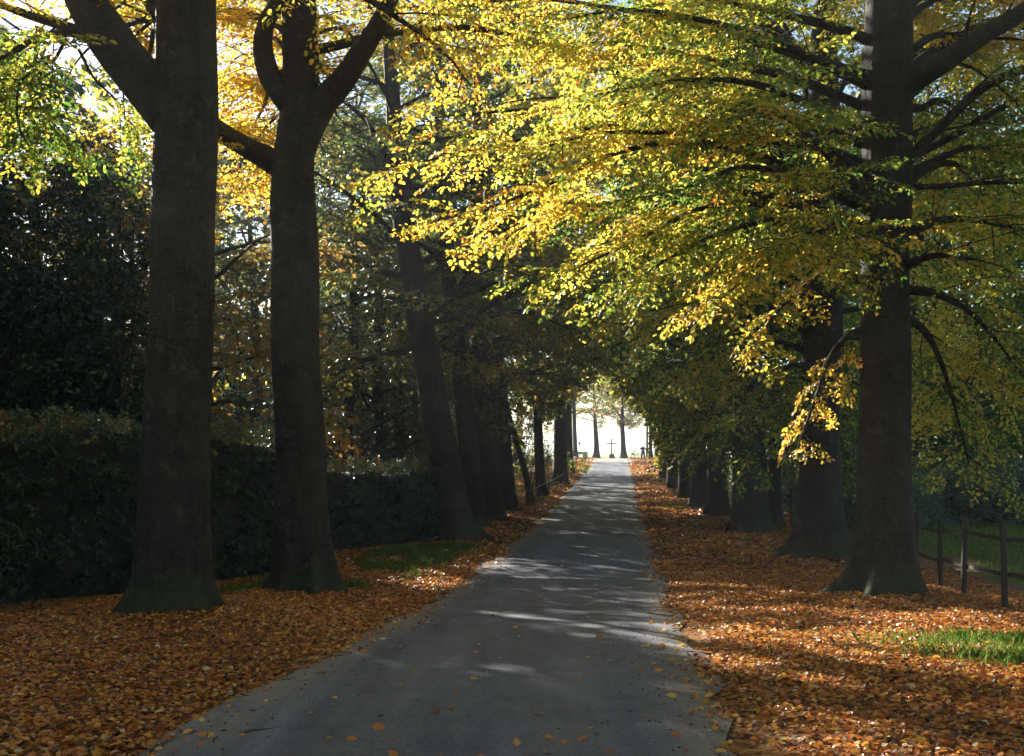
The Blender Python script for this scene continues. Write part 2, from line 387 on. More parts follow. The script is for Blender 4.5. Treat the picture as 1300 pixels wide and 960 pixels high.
def beech(label, base, trunk, rad, limbs, seed, T, shape, group, height=18, nfree=16, z0=6, limb_len=(5, 8), spray=.75, tint=.4, tv=.08,
          nsub=8, subl=2.4, step=.33, bias=None, bias_w=.4, droop=.18, high_lod=None, twig=True, sides=30, flare=.55, lump=.05, name='beech_tree', bark=None, drop=.08,
          mat=None, up0=(.15, .6), parts=True, bare=None):
    """limbs: list of dict(pts, r, [nsub, subl, tint, leafy])"""
    rng = np.random.default_rng(seed)
    root = empty(name, base, label, 'tree', group)
    tb = Tubes(); bark = bark or M_bark
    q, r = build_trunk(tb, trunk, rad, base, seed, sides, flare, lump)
    spr = Sprays(); spr_hi = Sprays()
    hi = high_lod if high_lod is not None else 1e9
    for lm in limbs:
        lt = Tubes()
        p = clip_poly(spline(lm['pts'], 4*len(lm['pts'])+3)); rr = np.interp(np.linspace(0, 1, len(p)), np.linspace(0, 1, len(lm['r'])), lm['r'])
        tgt = lt if (parts and lm.get('part', True)) else tb
        tgt.add(p, rr, lm.get('n', 10), lambda th, pp: 1+.06*np.sin(2*th+pp[:, 2:3]*2)+.05*np.sin(3*th+pp[:, 0:1]*3))
        if lm.get('leafy', True):
            branch_out(p, rr[len(rr)//2], tgt, spr if p[-1][2] < base[2]+hi else spr_hi, rng, lm.get('nsub', nsub), lm.get('subl', subl), lm.get('spray', spray), lm.get('tint', tint), tv,
                       lm.get('t0', .25), lm.get('step', step), lm.get('droop', .25), twig=twig)
        if tgt is lt: lt.build('limb', bark, root, base)
    # free limbs of the crown
    zt = q[-1][2]-base[2]
    for k in range(nfree):
        f = (k+rng.uniform(0, 1))/nfree
        z = base[2]+z0+(zt-z0)*f**1.1
        i = np.argmin(abs(q[:, 2]-z)); o = q[i]; rt = r[i]
        az = k*2.4+rng.normal(0, .35)
        d = np.array([math.cos(az), math.sin(az), 0])
        if bias is not None: d = unit(d+bias_w*np.asarray(bias))
        ln = rng.uniform(*limb_len)*(1-.55*f)
        d[2] = rng.uniform(*up0)+.5*f
        p = clip_poly(polyline(o, d, ln, 9, rng, .09, droop))
        r0 = max(.03, min(rt*.42, .035+ln*.012))
        high = o[2] > base[2]+hi
        tb.add(p, np.linspace(r0, .015, len(p)), 6, cap=False)
        tn = np.clip(tint+rng.normal(0, tv), 0, 1)
        if high: branch_out(p, r0, tb, spr_hi, rng, max(4, int(nsub*.6)), subl*1.1, spray*1.25, tn, tv, .25, step*1.5, droop, 4, False)
        else: branch_out(p, r0, tb, spr, rng, nsub, subl, spray, tn, tv, .22, step, droop, twig=twig)
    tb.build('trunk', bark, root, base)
    if spr.o: spr.build('crown', T, rng, mat or M_leaf, root, base, shape=shape, drop=drop, bare=bare)
    if spr_hi.o: spr_hi.build('upper_crown', T_far, rng, mat or M_leaf, root, base, shape=QUAD, drop=drop)
    return root

GL, GR = 'beeches along the left verge', 'beeches along the right verge'
def trunk_px(pix, d, top, widths, wide=None):
    """pixel column line -> world trunk points (at depth d) continued to height top; widths are diameters in metres"""
    b = gpt(pix[0][0], d); pts = [b+np.array([0, 0, -.3])]
    pts += [P(px, py, d) for px, py in pix[1:]]
    e = pts[-1]; dirn = unit(pts[-1]-pts[-2]); dirn = unit(dirn*.6+np.array([0, 0, 1.])*.6)
    zt = b[2]+top
    if e[2] < zt-1:
        k = max(1, int((zt-e[2])/4))
        for i in range(1, k+1): pts.append(e+dirn*(zt-e[2])*i/k+np.array([.12*math.sin(i*2+d), .12*math.cos(i*3+d), 0]))
    pts = spline(pts, 24)
    L = np.r_[0, np.cumsum(np.linalg.norm(np.diff(pts, axis=0), axis=1))]; L /= L[-1]
    n = len(widths); zf = [w[0] for w in widths]
    rad = np.interp(pts[:, 2]-b[2], zf, [w[1]/2 for w in widths])
    # resample radius uniformly by arc length
    rad = np.interp(np.linspace(0, 1, 40), L, rad)
    return b, pts, rad

ROADN = np.array([1., -.1, 0])   # from the left row towards the road

# ---- left row, nearest beech
b, tp, tr = trunk_px([(214, 770), (222, 640), (229, 420), (233, 250), (236, 120), (238, 0), (240, -150)], 16, 22, [(0, 1.06), (2, .98), (4, .93), (7, .92), (9.5, .8), (14, .5), (22, .1)])
D = 16
limbs = [dict(pts=[P(236, 175, D), P(195, 118, D-.1), P(150, 62, D-.3), P(112, 5, D-.5), P(70, -90, D-.8), P(20, -200, D-1)], r=[.36, .36, .33, .28, .2, .06], n=14, nsub=9, subl=2.2, tint=.6, t0=.5),
         dict(pts=[P(150, 62, D-.3), P(92, 37, D-.5), P(40, 20, D-.7), P(0, 6, D-.9), P(-60, -10, D-1)], r=[.14, .08, .065, .05, .02], nsub=8, subl=1.7, tint=.6),
         dict(pts=[P(120, 45, D-.3), P(80, 42, D-.7), P(45, 50, D-1), P(5, 72, D-1.2), P(-40, 85, D-1.3)], r=[.08, .06, .05, .035, .015], nsub=9, subl=1.3, tint=.34, t0=.2, droop=.55),
         dict(pts=[P(50, 48, D-1), P(42, 85, D-1.1), P(24, 110, D-1.1), P(22, 150, D-1.2), P(30, 175, D-1.2)], r=[.03, .025, .02, .015, .008], nsub=7, subl=.9, tint=.28, t0=.15, droop=.3, n=5, spray=.55, step=.2),
         dict(pts=[P(84, 48, D-.6), P(70, 75, D-.6), P(52, 90, D-.6), P(60, 150, D-.7), P(75, 170, D-.7)], r=[.03, .025, .018, .012, .006], nsub=7, subl=.8, tint=.3, t0=.2, droop=.3, n=5, spray=.55, step=.2),
         dict(pts=[P(100, 62, D+.3), P(120, 100, D+.6), P(150, 130, D+.8), P(165, 165, D+.9)], r=[.03, .022, .015, .007], nsub=7, subl=.9, tint=.36, t0=.2, droop=.3, n=5, spray=.55, step=.2),
         dict(pts=[P(236, 90, D+.1), P(200, 20, D+.4), P(165, -40, D+.9), P(120, -120, D+1.5)], r=[.14, .11, .08, .03], nsub=8, tint=.6)]
for (z, tx, ty, td, tn) in [(10.2, 40, 25, 19.5, .62), (10, 100, 60, 20, .6), (9.6, 150, 95, 19.5, .64), (9.6, 15, 85, 20, .6), (10.6, 165, 25, 20, .62), (10.4, 90, -10, 18.5, .6), (9.4, 70, 130, 21, .62), (9.2, 160, 165, 20.5, .66)]:
    limbs.append(dict(pts=curve_to(np.array([tp[0][0]+.2, D, b[2]+z-.8]), P(tx, ty, td), 4, rs, .1, .1), r=[.06, .05, .035, .02, .01], n=6, nsub=9, subl=1.4, tint=tn, t0=.3, spray=.62, step=.26, part=False))
beech('nearest beech on the left, widest black trunk, forked limb leaning out of the top left', b, tp, tr, limbs, 101, T_near, HEX, GL, nfree=15, z0=9.2, limb_len=(4.5, 7), tint=.58, tv=.07,
      high_lod=13, bias=np.array([-.5, -.5, 0]), sides=64, nsub=7, lump=.05, flare=.42, up0=(.2, .7))
# ---- second beech on the left
D = 19.5
b, tp, tr = trunk_px([(390, 740), (381, 600), (376, 480), (374, 320), (374, 210), (381, 110), (379, 0), (372, -120)], D, 22, [(0, .98), (1.6, .9), (4, .88), (6.5, .86), (8, .68), (10, .6), (14, .42), (22, .1)])
limbs = [dict(pts=[P(376, 228, D), P(346, 206, D), P(308, 184, D+.1), P(268, 158, D+.3), P(200, 105, D+.6), P(150, 40, D+.9), P(110, -40, D+1)], r=[.2, .24, .19, .18, .15, .1, .03], n=12, t0=.3, tint=.6, nsub=9),
         dict(pts=[P(366, 140, D-.1), P(343, 100, D-.2), P(333, 62, D-.2), P(338, 28, D-.2), P(352, 0, D-.1), P(352, -60, D), P(330, -160, D)], r=[.14, .19, .17, .15, .15, .13, .05], n=12, t0=.6, tint=.6),
         dict(pts=[P(382, 215, D), P(404, 142, D), P(436, 102, D-.1), P(462, 60, D-.2), P(490, 10, D-.3), P(520, -70, D-.4), P(560, -150, D-.5)], r=[.16, .26, .21, .18, .16, .13, .05], n=12, t0=.55, tint=.6)]
for (z, tx, ty, td, tn) in [(10.5, 300, 60, 22.5, .62), (10, 290, 130, 23, .63), (9.5, 320, 200, 22, .62), (11, 440, 40, 23, .6), (11, 480, 70, 22, .58), (10.5, 430, 150, 23, .66), (11.5, 400, 10, 24, .6), (10.5, 300, 230, 23, .64), (11, 250, 30, 22, .6), (10.6, 300, 15, 21.5, .62), (10, 285, 90, 22.5, .62), (9.8, 325, 110, 21.5, .62), (10, 425, 80, 22, .62), (9.8, 450, 115, 22.5, .64), (9.4, 410, 195, 22, .66), (9.6, 440, 160, 22.5, .64), (9.2, 330, 240, 21.5, .64)]:
    a = np.array([tp[0][0]*0+P(377, 100, D)[0], D, b[2]+z-1.2]); limbs.append(dict(pts=curve_to(a, P(tx, ty, td), 4, rs, .1, .1), r=[.07, .05, .035, .02, .01], n=6, nsub=9, subl=1.5, tint=tn, t0=.3, spray=.65, step=.26, part=False))
beech('second beech on the left, dark trunk dividing into three crooked limbs with glowing yellow leaves', b, tp, tr, limbs, 102, T_near, HEX, GL, nfree=14, z0=9.5, limb_len=(4.5, 6.5), tint=.64, tv=.06,
      high_lod=14.5, bias=np.array([0, .6, 0]), sides=60, nsub=7, lump=.08, up0=(.2, .7))
# ---- further left row
left = [  # label, px line, d, widths, tint, extra limbs
 ('leaning grey beech, first of the far cluster left of the road, trunk tilted left', [(582, 683), (570, 615), (556, 540), (544, 465), (530, 390), (520, 330), (512, 280), (503, 180)], 34, 1.16, .92, .36,
   [[(516, 352), (480, 345), (436, 346)], [(532, 436), (500, 448), (458, 459), (420, 478)]]),
 ('upright beech close behind the leaning grey one, pale right flank', [(606, 668), (599, 610), (592, 540), (582, 450), (573, 385), (568, 310), (560, 200)], 39, .82, .7, .38, [[(575, 380), (610, 320), (640, 270)]]),
 ('thick dark beech in the middle of the left cluster', [(624, 659), (619, 580), (614, 500), (609, 440), (606, 350), (605, 200)], 43, 1.05, .9, .4, [[(608, 420), (570, 380), (530, 330)]]),
 ('dark beech touching the right side of the thick one in the left cluster', [(646, 648), (641, 590), (637, 520), (632, 470), (628, 400), (622, 280)], 48, .82, .7, .42, [[(632, 450), (670, 405), (720, 380)]]),
 ('thin sapling trunk leaning left behind the iron fence', [(677, 638), (667, 600), (655, 560), (643, 515), (634, 470)], 53, .34, .26, .4, []),
 ('slender beech with yellow-green shoots rising beside the iron fence', [(687, 630), (685, 590), (683, 540), (680, 480), (678, 380)], 60, .6, .5, .38, [[(682, 500), (720, 470), (750, 440)]]),
 ('broad dark beech at the end of the iron fence', [(711, 612), (711, 580), (711, 540), (709, 470), (707, 380)], 75, 1.1, .95, .46, [[(709, 470), (740, 450), (760, 430)]]),
 ('narrow beech beyond the broad one near the end of the left row', [(724, 598), (723, 570), (722, 520), (721, 450)], 97, .7, .6, .5, []),
 ('last beech of the left row, grey trunk beside the green bench', [(731, 582), (730, 560), (729, 530), (728, 480)], 136, .62, .5, .5, []),
]
for i, (lab, pix, d, w0, w1, tn, ex) in enumerate(left):
    thin = w0 < .4
    H = 11 if thin else 22 if d < 55 else 27
    b, tp, tr = trunk_px(pix, d, H, [(0, w0*.95), (2, w0*.86), (6, w1*.9), (10, w1*.7), (H, .08)])
    lim = [dict(pts=[P(px, py, d-.6*k) for k, (px, py) in enumerate(e)], r=[.12, .1, .07, .02][:len(e)] if len(e) > 3 else [.13, .09, .03], n=7, nsub=6, subl=2.2, tint=tn, t0=.4, part=True) for e in ex]
    near = d < 50
    beech(lab, b, tp, tr, lim, 200+i, T_mid if near else T_far, QUAD, GL, nfree=10 if thin else 32 if near else 34, z0=(5.4 if near else 5) if not thin else 4.5, limb_len=(1.5, 3) if thin else (4.5, 7.5), spray=.95 if near else 1.2,
          tint=tn, tv=.08, nsub=8 if near else 7, subl=2.6, step=.45 if near else .6, bias=ROADN, bias_w=.25, droop=.2, twig=near, sides=24, parts=True, high_lod=16 if near else None, drop=.1, mat=M_dullb, flare=.38)

# ---- right row
D = 19
b, tp, tr = trunk_px([(1124, 745), (1124, 640), (1124, 520), (1123, 400), (1124, 290), (1126, 200), (1127, 100), (1129, 0), (1132, -150)], D, 22, [(0, 1.05), (1.8, .93), (3, .88), (6, .8), (9, .84), (11, .7), (15, .5), (22, .1)])
limbs = [dict(pts=[P(1135, 125, D), P(1165, 100, D-.3), P(1205, 74, D-.7), P(1248, 45, D-1), P(1300, 14, D-1.4), P(1390, -60, D-2)], r=[.22, .18, .17, .15, .13, .05], n=12, tint=.34, t0=.35),
         dict(pts=[P(1130, 235, D-.2), P(1165, 190, D-.5), P(1205, 150, D-.8), P(1250, 110, D-1), P(1300, 88, D-1.2), P(1380, 60, D-1.5)], r=[.12, .1, .09, .085, .07, .03], n=9, tint=.3, t0=.25),
         dict(pts=[P(1145, 205, D+.2), P(1200, 178, D+.3), P(1250, 150, D+.4), P(1310, 118, D+.5), P(1390, 100, D+.6)], r=[.08, .07, .06, .05, .02], n=8, tint=.32, t0=.2),
         dict(pts=[P(1140, 238, D+.1), P(1200, 236, D+.2), P(1260, 232, D+.3), P(1330, 232, D+.3)], r=[.06, .05, .04, .015], n=7, tint=.48, t0=.2)]
def R1limb(z, px, py, d, tint, sag=.12, **k):
    a = np.array([tp[8][0], D, b[2]+z]); q = dict(pts=curve_to(a, P(px, py, d), 5, rs, sag, .09), r=[.1, .085, .065, .045, .03, .012], n=7, tint=tint, t0=.22, nsub=12, subl=2.0, spray=.7, step=.28); q.update(k); limbs.append(q)
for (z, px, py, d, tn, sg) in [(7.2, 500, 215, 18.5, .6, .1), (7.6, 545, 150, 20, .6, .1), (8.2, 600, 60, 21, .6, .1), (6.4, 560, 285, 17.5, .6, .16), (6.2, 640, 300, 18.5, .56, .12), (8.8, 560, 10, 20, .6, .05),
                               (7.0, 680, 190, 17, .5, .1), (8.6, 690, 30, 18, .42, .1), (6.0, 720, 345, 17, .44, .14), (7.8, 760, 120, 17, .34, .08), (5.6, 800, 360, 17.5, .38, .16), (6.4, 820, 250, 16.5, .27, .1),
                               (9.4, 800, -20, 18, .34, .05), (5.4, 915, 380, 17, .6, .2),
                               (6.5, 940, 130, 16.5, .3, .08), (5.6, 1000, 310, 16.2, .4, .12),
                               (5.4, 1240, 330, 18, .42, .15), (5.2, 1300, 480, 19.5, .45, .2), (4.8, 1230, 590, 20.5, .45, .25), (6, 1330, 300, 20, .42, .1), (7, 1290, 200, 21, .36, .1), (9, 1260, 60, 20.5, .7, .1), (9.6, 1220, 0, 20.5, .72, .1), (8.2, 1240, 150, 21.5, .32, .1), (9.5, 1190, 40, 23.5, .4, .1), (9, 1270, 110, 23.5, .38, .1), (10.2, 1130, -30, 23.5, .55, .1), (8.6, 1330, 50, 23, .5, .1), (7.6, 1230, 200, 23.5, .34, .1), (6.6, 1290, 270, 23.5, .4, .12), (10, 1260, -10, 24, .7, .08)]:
    R1limb(z, px, py, d, tn, sg)
R1limb(5.2, 955, 440, 17.4, .56, .22, nsub=5, subl=1.0, spray=.55, t0=.35)
R1limb(4.4, 1012, 572, 17.8, .64, .25, nsub=5, subl=.9, spray=.5, t0=.4)
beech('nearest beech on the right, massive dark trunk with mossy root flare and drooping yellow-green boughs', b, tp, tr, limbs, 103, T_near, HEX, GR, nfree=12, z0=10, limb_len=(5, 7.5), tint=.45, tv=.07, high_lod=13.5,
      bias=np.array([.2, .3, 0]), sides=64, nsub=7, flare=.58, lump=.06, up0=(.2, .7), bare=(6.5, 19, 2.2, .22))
D = 27.7
b, tp, tr = trunk_px([(1040, 712), (1041, 600), (1042, 500), (1044, 380), (1046, 250), (1048, 180), (1046, 60), (1050, -60)], D, 22, [(0, 1.28), (2, 1.02), (4, .95), (7, 1.05), (9, 1.05), (11, .8), (15, .5), (22, .1)])
limbs = [dict(pts=[P(1046, 110, D), P(1022, 80, D-.3), P(988, 45, D-.6), P(936, -2, D-.9), P(880, -60, D-1.2)], r=[.22, .19, .17, .14, .06], n=10, tint=.4, t0=.4),
         dict(pts=[P(1035, 215, D), P(990, 186, D-.4), P(950, 170, D-.7), P(880, 161, D-1), P(820, 158, D-1.3), P(770, 165, D-1.6)], r=[.1, .075, .07, .06, .045, .02], n=7, tint=.38, t0=.2)]
for (z, px, py, d, tn, sg) in [(8, 640, 130, 27, .58, .1), (9, 700, 60, 28, .48, .1), (7, 700, 260, 26, .42, .12), (7.5, 760, 200, 29, .36, .1), (6.4, 740, 330, 27, .42, .14), (8, 820, 110, 26, .38, .1), (9.5, 860, 20, 27, .36, .08),
                               (6, 830, 300, 25, .4, .12), (5.4, 800, 400, 28, .45, .15), (4.8, 870, 480, 27, .42, .2), (5.4, 930, 380, 25.5, .38, .15), (4.6, 960, 520, 26.5, .3, .2), (6.5, 940, 250, 25.5, .36, .1), (7.5, 960, 110, 26, .35, .1),
                               (6, 1110, 350, 26, .4, .15), (6, 1200, 420, 28, .45, .15), (5.4, 1180, 520, 29, .4, .2), (7, 1230, 280, 29, .5, .12), (8, 1200, 150, 29, .5, .1), (9, 1120, 60, 26, .42, .1), (9, 560, 40, 28.5, .58, .1), (11, 1080, 15, 30.5, .45, .1), (10, 1000, 70, 30.5, .36, .1), (9, 1105, 130, 31, .36, .1), (11.5, 960, -10, 29.5, .42, .08), (10.5, 1130, 60, 31, .5, .1)]:
    a = np.array([tp[8][0], D, b[2]+z]); limbs.append(dict(pts=curve_to(a, P(px, py, d), 5, rs, sg, .09), r=[.1, .085, .065, .045, .03, .012], n=6, tint=tn, t0=.22, nsub=11, subl=2.3, spray=.8, step=.36))
beech('second beech on the right, thick dark trunk just behind and left of the mossy one', b, tp, tr, limbs, 104, T_near, QUAD*np.array([1, 1.25, 1]), GR, nfree=12, z0=11, limb_len=(5, 7), tint=.4, tv=.07, high_lod=15,
      bias=np.array([0, .3, 0]), sides=54, nsub=7, flare=.5, bare=(7.8, 27.7, 2.2, .15))
right = [
 ('third beech on the right, broad black trunk left of the second one', [(953, 672), (951, 600), (949, 520), (948, 420), (947, 280)], 37, 1.2, 1.0, .27),
 ('slim dark beech squeezed between the broad third beech and the second', [(984, 668), (984, 600), (983, 520), (982, 400)], 39.5, .46, .38, .25),
 ('grey-flanked beech next beyond the broad third one on the right', [(911, 655), (910, 600), (909, 540), (908, 420)], 45, .85, .7, .27),
 ('dark beech standing left of the grey-flanked one in the right row', [(887, 645), (887, 590), (886, 520), (885, 400)], 51, .76, .62, .3),
 ('beech half hidden by hanging leaves midway down the right row', [(869, 633), (869, 590), (868, 520), (867, 420)], 58, .66, .55, .33),
 ('beech after the half hidden one, short visible black base', [(854, 622), (854, 590), (853, 520)], 68, .72, .58, .36),
 ('small far beech at the narrow end of the right leaf bank', [(843, 609), (843, 580), (842, 520)], 83, .7, .58, .4),
 ('last dark beech of the right row, framing the bright opening', [(836, 598), (836, 560), (836, 500)], 103, .8, .65, .42),
]
for i, (lab, pix, d, w0, w1, tn) in enumerate(right):
    near = d < 47
    H = 22 if d < 55 else 27
    if w0 < .5: H = 14
    b, tp, tr = trunk_px(pix, d, H, [(0, w0), (2, w0*.95), (6, w1), (10, w1*.75), (H, .08)])
    beech(lab, b, tp, tr, [], 300+i, T_mid if near else T_far, QUAD, GR, nfree=38, z0=2.6 if d < 75 else 4.5, limb_len=(4.5, 7.5) if w0 > .5 else (3, 4.5), spray=.95 if near else 1.2, tint=tn, tv=.08,
          nsub=8 if near else 7, subl=2.6, step=.45 if near else .6, bias=-ROADN, bias_w=.25, droop=.28, twig=near, sides=24, high_lod=16 if near else None, drop=.1)
# ---- trees standing alone at the end of the avenue
for i, (lab, pix, d, w0, w1, ex) in enumerate([
   ('far tree with forked limbs left of the cross, against the white sky', [(757.5, 581), (757, 560), (756, 545), (755, 520), (754, 490)], 146, .85, .6, [[(757, 545), (746, 533), (738, 518), (736, 500)], [(757, 546), (763, 535), (764, 515)]]),
   ('far straight tree right of the cross, against the white sky', [(792, 581), (791, 560), (790, 540), (790, 510), (791, 480)], 146, .85, .6, [[(790, 540), (798, 525), (806, 510)], [(790, 535), (783, 522), (776, 512)]]),
   ('far thin tree right of the person, slim bare stem', [(821.5, 580), (821.5, 560), (821.5, 520)], 148, .34, .28, []),
   ('far dark tree at the right edge of the bright opening', [(826, 580), (826, 560), (826, 520)], 144, .55, .45, [])]):
    b, tp, tr = trunk_px(pix, d, 13, [(0, w0*1.1), (1, w0*.85), (4, w1), (8, w1*.5), (13, .06)])
    lim = [dict(pts=[P(px, py, d) for px, py in e], r=[.17, .15, .11, .04][:len(e)] if len(e) > 3 else [.15, .1, .04], n=7, nsub=5, subl=1.8, tint=.5, t0=.5) for e in ex]
    beech(lab, b, tp, tr, lim, 400+i, T_mid, QUAD, 'trees round the cross at the end of the avenue', nfree=26, z0=4.4, limb_len=(3, 5), spray=1.0, tint=.45, nsub=8, subl=2, step=.8, twig=True, sides=14, drop=.1, name='field_tree', mat=M_dullb)

# ------------------------------------------------------------------ woods behind
def wood_tree(kind, label, group, px, d, H, seed, tint, mat=None, x=None, z0=None, ll=(3, 4.8), spray=1.4, nl=26, ns=8):
    rng = np.random.default_rng(seed); x = (px-CX)/F*d if x is None else x
    base = np.array([x, d, float(ground_z(x, d))])
    root = empty('woodland_tree' if kind == 'leaf' else 'spruce_tree', base, label, 'tree' if kind == 'leaf' else 'spruce', group)
    tb = Tubes(); spr = Sprays(); z0 = z0 or H*.15
    lean = rng.normal(0, .15, 2)
    tp = [base+np.array([lean[0]*i+rng.normal(0, .1), lean[1]*i+rng.normal(0, .1), H*i/5-.3]) for i in range(6)]
    k_ = H/13.
    q, r = build_trunk(tb, tp, np.array([.24, .2, .17, .12, .07, .03] if kind == 'leaf' else [.22, .19, .15, .1, .06, .02])*k_, base, seed, 14, .4)
    if kind == 'leaf':
        for k in range(nl):
            f = (k+rng.random())/nl; i = np.argmin(abs(q[:, 2]-base[2]-(z0+(H-z0)*f))); az = k*2.4+rng.normal(0, .3)
            p = polyline(q[i], (math.cos(az), math.sin(az), rng.uniform(.15, .7)+.4*f), rng.uniform(*ll)*(1-.5*f)*k_**.5, 7, rng, .12, .2)
            tb.add(p, np.linspace(.07, .015, 8), 5, cap=False)
            branch_out(p, .05, tb, spr, rng, ns, 2.1, spray, np.clip(tint+rng.normal(0, .08), 0, 1), .06, .2, .6, .2, 4, True)
        T = T_mid if d < 50 and px else T_far
    else:
        z = z0; T = T_needle
        while z < H-.4:
            n = 8; ln = ll[1]*(1-z/H)**.85+.3
            for k in range(n):
                az = k*6.283/n+rng.uniform(-.3, .3)+z; i = np.argmin(abs(q[:, 2]-base[2]-z))
                p = polyline(q[i], (math.cos(az), math.sin(az), .12), ln*rng.uniform(.75, 1.1), 6, rng, .05, .35)
                tb.add(p, np.linspace(.035, .008, 7), 4, cap=False)
                spr_along(p, ln, spr, rng, .85, tint+rng.normal(0, .1), .4)
            z += .55
    tb.build('trunk', M_bark2, root, base)
    spr.build('crown', T, rng, mat or (M_leaf if kind == 'leaf' else M_spruce), root, base, shape=NEED if kind != 'leaf' else QUAD, tnoise=.09)
    return root
def wx(px, d): return (px-CX)/F*d
GW = 'trees of the wood behind the hedge'
for i, (px, d, H, tn, lab) in enumerate([
   (262, 30.5, 12, .62, 'orange-flecked tree in the wood, seen between the two nearest left trunks'), (135, 38, 11.5, .62, 'rusty brown tree just left of the widest trunk, behind the tall spruce'),
   (450, 46, 18, .42, 'ochre tree filling the gap right of the second left trunk'), (560, 78, 21, .45, 'brown tree showing behind the leaning grey beech'), (415, 66, 21, .4, 'tall amber tree deep in the wood behind the low hedge'),
   (492, 42, 15, .3, 'olive green tree at the far end of the low hedge'), (335, 52, 18, .3, 'dull green tree behind the orange-flecked one'), (200, 47, 15, .34, 'green tree hidden behind the widest left trunk'),
   (510, 60, 20, .25, 'tall green tree behind the olive one'), (652, 94, 20, .3, 'green tree between the far trunks of the left row'), (598, 100, 21, .35, 'far green tree behind the middle of the left cluster'),
   (45, 42, 13, .3, 'green tree behind the dark spruces at the left edge'), (265, 70, 17, .45, 'distant amber tree glimpsed between the two nearest left trunks, above the spruce')]):
    wood_tree('leaf', lab, GW, px, d, H, 520+i, tn, mat=M_dull if i != 1 else M_leaf)
GS0 = 'spruces in the left wood'
for i, (px, d, H, lab) in enumerate([(98, 30.5, 12, 'tall blue-green spruce with pointed tip left of the widest trunk'), (10, 32, 12.5, 'dark spruce at the left edge of the picture behind the hedge'),
   (280, 57, 14, 'far spruce glimpsed between the two nearest left trunks'), (395, 84, 19, 'distant spruce behind the second left trunk')]):
    wood_tree('spruce', lab, GS0, px, d, H, 540+i, .4, ll=(2, 3.6))
for i, (x, y, H) in enumerate([(-14.2, 22.5, 14), (-18.5, 28.5, 17), (-17.5, 20.5, 15), (-21, 35, 19), (-22.5, 26, 17), (-25, 41, 20), (-17, 26.5, 15), (-27, 32, 19), (-25.5, 44, 20), (-30, 48, 22), (-20, 33, 17), (-23, 30, 18), (-11.6, 18.2, 8), (-16, 38, 17), (-18.5, 33, 16.5)]):  # dense trees added out of view to keep low sun off the ground
    wood_tree('leaf' if i % 3 else 'spruce', 'dark dense tree added beyond the left edge of the picture to block the sun', 'trees added beyond the left edge to block the sun', 0, y, H, 550+i, .25, x=x, z0=1.5, nl=34, ns=9, spray=1.4, mat=M_dull if i % 3 else None)
GRW = 'trees of the wood beyond the right pasture'
for i, (px, d, H, lab) in enumerate([(1238, 47, 15, 'dark green tree with a grey trunk beyond the pasture, nearest the right edge'), (1130, 53, 17, 'dark green tree hidden behind the mossy beech trunk'), (1000, 62, 18, 'green tree seen between the broad third beech and the second'),
   (1315, 54, 17, 'dense green tree at the far right edge beyond the pasture'), (1075, 70, 21, 'tall green tree deep in the wood right of the second beech'), (920, 80, 21, 'far green tree closing the view behind the right row'),
   (1195, 64, 20, 'rear green tree in the gap right of the mossy trunk'), (1345, 50, 18, 'tall tree leaning into the top right corner behind the fence'), (1150, 45, 19, 'tall tree filling the gap above the mossy beech, behind the fence')]):
    wood_tree('leaf', lab, GRW, px, d, H, 570+i, .2, z0=1.6)
# unseen trees added behind and beside the camera to cut the skylight
for i, (u, y, H) in enumerate([(-5, 1.5, 22), (7, 2, 22), (-4.8, -9, 20), (5.6, -8, 20), (13, 1, 17), (14, 14, 18), (-13, 7, 15)]):
    wood_tree('leaf', 'tall unseen tree added around the viewpoint to block skylight', 'unseen trees added to block skylight', 0, y, H, 590+i, .4, x=float(road_x(y))+u, z0=11.5 if y > 0 and abs(u) < 10 else 4, ll=(4, 6), nl=30)
# far wood: one mass of foliage
rng = np.random.default_rng(77)
spr = Sprays(); tb = Tubes()
for k in range(230):
    if k % 5 < 3: y = rng.uniform(62, 150); x = road_x(y)-rng.uniform(11 if y < 115 else 15, 60)
    else: y = rng.uniform(70, 135); x = road_x(y)+rng.uniform(17, 75)
    z0 = float(ground_z(x, y)); H = rng.uniform(11, 15) if x < road_x(y) else rng.uniform(13, 18)
    tb.add([(x, y, z0-.3), (x+rng.normal(0, .2), y, z0+H*.5), (x, y, z0+H*.95)], [.25, .17, .04], 7)
    tn = rng.choice([.25, .3, .38, .5, .62])
    for j in range(85):
        f = rng.beta(1.05, 1.2); rr = 3.9*math.sin(math.pi*min(.97, .12+.86*f))**.7*rng.uniform(.45, 1.05); az = rng.uniform(0, 6.28)
        spr.add(np.array([x+rr*math.cos(az), y+rr*math.sin(az), z0+.8+f*(H-.6)]), np.array([math.cos(az), math.sin(az), rng.normal(-.1, .3)]), np.array([0, 0, 1.])+rng.normal(0, .3, 3), rng.uniform(1.3, 2.2), tn+rng.normal(0, .06))
for k in range(90):
    y = rng.uniform(50, 118); x = road_x(y)-rng.uniform(9.5+(y < 62)*3, 42); z0 = float(ground_z(x, y)); tn = rng.choice([.2, .28, .36, .5, .6]); H = rng.uniform(3, 7.5)
    tb.add([(x, y, z0-.2), (x+.2, y, z0+H*.8)], [.06, .02], 5)
    for j in range(60):
        f = rng.random(); rr = 2.3*math.sqrt(rng.random())*(1-.5*f); az = rng.uniform(0, 6.28)
        spr.add(np.array([x+rr*math.cos(az), y+rr*math.sin(az), z0+.3+f*H]), np.array([math.cos(az), math.sin(az), rng.normal(0, .3)]), np.array([0, 0, 1.])+rng.normal(0, .4, 3), rng.uniform(.9, 1.6), tn+rng.normal(0, .06))
V, F_, t = spr.leaves(T_far, rng, shape=QUAD, cull=False)
Vt = np.concatenate(tb.V); nq = np.concatenate(tb.Q); nt = np.concatenate(tb.T)
